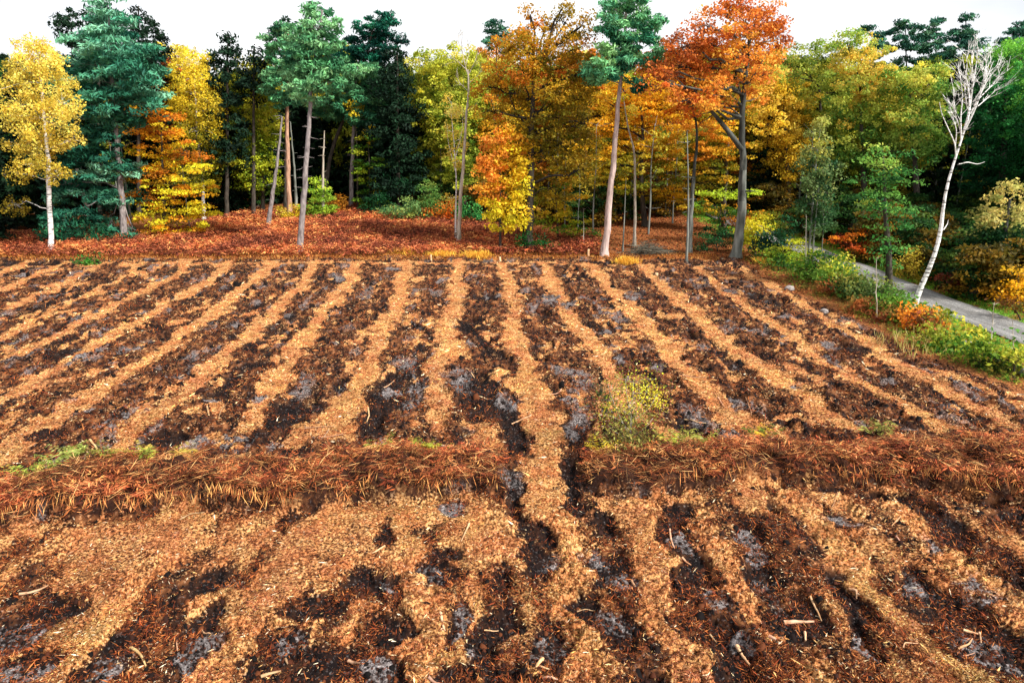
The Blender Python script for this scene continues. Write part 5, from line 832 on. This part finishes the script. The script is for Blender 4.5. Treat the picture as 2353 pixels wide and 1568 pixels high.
c = ground(1490, 585); t = thing('brushwood_heap', 'heap of grey leafless brushwood behind the pinkish pine foot', 'brushwood', (c[0], c[1], gz(c[0], c[1]))); g = Geo()
g0_ = g
for _ in range(240):
    a = rng.uniform(0, 2*pi); p = np.array([c[0]+rng.normal(0, 1.0), c[1]+rng.normal(0, .6), 0]); p[2] = gz(p[0], p[1])+rng.uniform(.03, 1.0)*np.exp(-((p[0]-c[0])/1.2)**2); d = np.array([cos(a), sin(a)*.6, rng.normal(0, .15)])*rng.uniform(.4, 1.3)
    g.tube([p-d, p+[0,0,.08], p+d], [.022, .016, .006], np.array([1, .85, .7])*rng.uniform(.3, .9), k=4)
g.build('twigs', BARK_BEECH, t)
def boulder(u, v, r, label):
    c = ground(u, v); bm_ = bpy.data.meshes.new('boulder'); import bmesh
    b_ = bmesh.new(); bmesh.ops.create_icosphere(b_, subdivisions=3, radius=r)
    for v_ in b_.verts:
        n0 = v_.co.normalized(); f = 1+.35*(float(fbm(np.array([n0.x*1.6+c[0]]), np.array([n0.y*1.6+n0.z*1.3]), 3, 7)[0])-.5)*2; v_.co *= f; v_.co.z *= .7
    b_.to_mesh(bm_); b_.free(); o = bpy.data.objects.new('boulder', bm_); COL.objects.link(o); o.location = (c[0], c[1], gz(c[0], c[1])+r*.25); bm_.materials.append(STONE); bm_.polygons.foreach_set('use_smooth', [True]*len(bm_.polygons)); tag(o, label, 'boulder')
m, n, b, K = mat('stone', .85); t_ = noisen(n, 6, 6); r_ = ramp(n, t_.outputs[0], [(.35, (.10, .085, .08)), (.65, (.34, .30, .28))]); K(r_.outputs[0], b.inputs['Base Color']); STONE = m
boulder(2215, 797, .35, 'pale grey boulder among the brambles on the verge')
boulder(1813, 668, .3, 'light stone at the end of a row near the top corner of the clearing'); boulder(1893, 716, .24, 'second light stone further down the clearing edge')
def pole(u, v, top, r, label, m_=BARK_SNAG):
    c = ground(u, v); z0 = gz(c[0], c[1]); T = at(top[0], top[1], c[1]+.1); t = thing('sapling_pole', label, 'sapling', (c[0], c[1], z0)); g = Geo(); P0 = np.array([c[0], c[1], z0-.1]); t_ = np.linspace(0, 1, 7)[:, None]; P = P0*(1-t_)+T*t_; P[1:-1, :2] += rng.normal(0, .03, (5, 2)); g.tube(P, np.linspace(r, .01, 7), k=6); g.build('stem', m_, t, True)
    g = Geo()
    for _ in range(12): j = rng.integers(2, 7); d = rand_dirs(1, .5)[0]; d[2] = abs(d[2]); g.tube([P[j], P[j]+d*.3], [.012, .004], k=3)
    g.build('twigs', m_, t)
for a in [(2014,742,(2013,595),.04,'straight bare sapling standing alone on the verge before the leaning oak'),(2275,825,(2283,700),.03,'thin dry sapling on the verge near the boulder'),(2322,830,(2326,735),.025,'thinnest dry sapling, beside the mossy log'),(1448,985,(1446,925),.035,'stub of a pale snapped sapling beside the young birch'),(1340,572,(1341,480),.05,'slim pale sapling between the low beech sapling and the pinkish pine'),(1850,640,(1852,500),.05,'thin grey stem in front of the aspen on the verge')]: pole(*a)
# ---- pieces of wood and root left on the soil: traced ends
ST = [([(44,1366),(80,1356),(111,1345)],.045),([(300,1483),(322,1500),(336,1533)],.045),([(461,1431),(470,1446),(484,1451)],.03),([(516,1468),(503,1485),(491,1506)],.03),([(404,1460),(406,1485)],.025),([(209,1024),(222,1038),(230,1046)],.05),([(412,1196),(440,1180),(470,1176)],.025),
 ([(1078,1203),(1068,1225),(1059,1245)],.035),([(884,1255),(868,1266),(855,1274)],.03),([(1011,1407),(1016,1430),(1022,1449)],.05),([(598,1545),(620,1536),(644,1530)],.045),([(799,1499),(815,1508),(828,1520)],.05),([(982,1556),(1010,1552)],.05),([(654,1493),(659,1506)],.04),([(1112,1430),(1145,1428)],.02),
 ([(1539,1204),(1542,1232),(1550,1253)],.035),([(1247,1510),(1236,1526),(1226,1539)],.05),([(1231,1528),(1262,1532)],.03),([(1250,1559),(1281,1565)],.04),([(1694,1470),(1706,1496),(1723,1519)],.05),([(1632,1441),(1648,1455)],.03),([(1592,1426),(1612,1445)],.015),([(1326,1388),(1350,1384),(1368,1386)],.018),([(1495,1458),(1522,1460)],.04),([(1767,1470),(1782,1479)],.06),([(1566,1280),(1588,1290)],.04),([(1451,1322),(1460,1343)],.04),([(1605,1405),(1609,1392)],.04),
 ([(1924,1130),(1918,1150),(1911,1165)],.022),([(2066,1194),(2047,1211)],.04),([(1803,1412),(1840,1410),(1872,1414)],.06),([(1861,1364),(1882,1390),(1890,1409)],.03),([(2254,1432),(2256,1464)],.03),([(2200,1491),(2225,1480),(2235,1460)],.03),([(2074,1491),(2076,1481),(2108,1481)],.02),([(1851,1435),(1852,1458)],.04),([(1951,1345),(1968,1350),(1970,1361)],.05),([(2058,1234),(2066,1251)],.03),([(2191,1309),(2216,1322)],.03),([(2216,1430),(2250,1440)],.05),([(2200,1510),(2240,1495)],.02),
 ([(518,752),(545,775),(570,795)],.03),([(411,865),(423,858)],.03),([(502,965),(508,945),(520,928)],.03),([(477,943),(484,972)],.05),([(1294,877),(1290,900),(1259,906)],.03),([(1573,960),(1595,968),(1622,973)],.035),([(1649,915),(1664,936)],.035),([(1712,919),(1722,940),(1726,959)],.025),([(845,935),(848,955),(842,968)],.05),([(700,985),(770,980)],.03),([(730,1010),(790,1000)],.025),([(755,990),(735,1022)],.03),([(1175,965),(1220,955)],.04),([(1115,905),(1128,918)],.05),([(1365,862),(1345,880)],.03),([(1560,866),(1620,868)],.03),([(1270,745),(1300,750)],.04),([(880,885),(905,870)],.03),([(2035,960),(2062,961)],.06),([(1370,775),(1420,770)],.03),([(1270,780),(1310,795)],.03),([(1180,690),(1205,696)],.04),([(1070,850),(1090,862)],.04)]
lab0 = {1:'curved barkless root lying in a black pit among the lower left wheel tracks',0:'flat splinter of pale wood near the lower corner of the clearing',19:'forked pale root ending on grey ash near the bottom of the ploughed strips',30:'short thick pale log segment lying flat on dark brown soil',9:'shredded pale root stub in the middle of the foreground',15:'upright curved stick crossing a pit of grey ash',34:'thin stick bent in a right angle on the tan wood chips',41:'long pale stick lying across a far ploughed row',45:'hooked bleached root between two pale wheel strips',59:'broad yellow splinter near the far end of the bracken strip'}
for i_, (pts, r) in enumerate(ST):
    t, g, P = log(pts, r*.8, r*.35, 'wood_fragment', lab0.get(i_, 'pale splintered stick or root lying on the churned soil'), 'stick', None, 6); g.C = [c_*rng.uniform(.45, 1.05)*np.array([1, rng.uniform(.8, 1), rng.uniform(.75, 1)]) for c_ in g.C]; g.build('wood', WOOD, t, False)
    if i_ not in lab0: t['group'] = 'pale sticks and roots scattered over the clearing'
    else: t['group'] = 'notable sticks on the clearing'
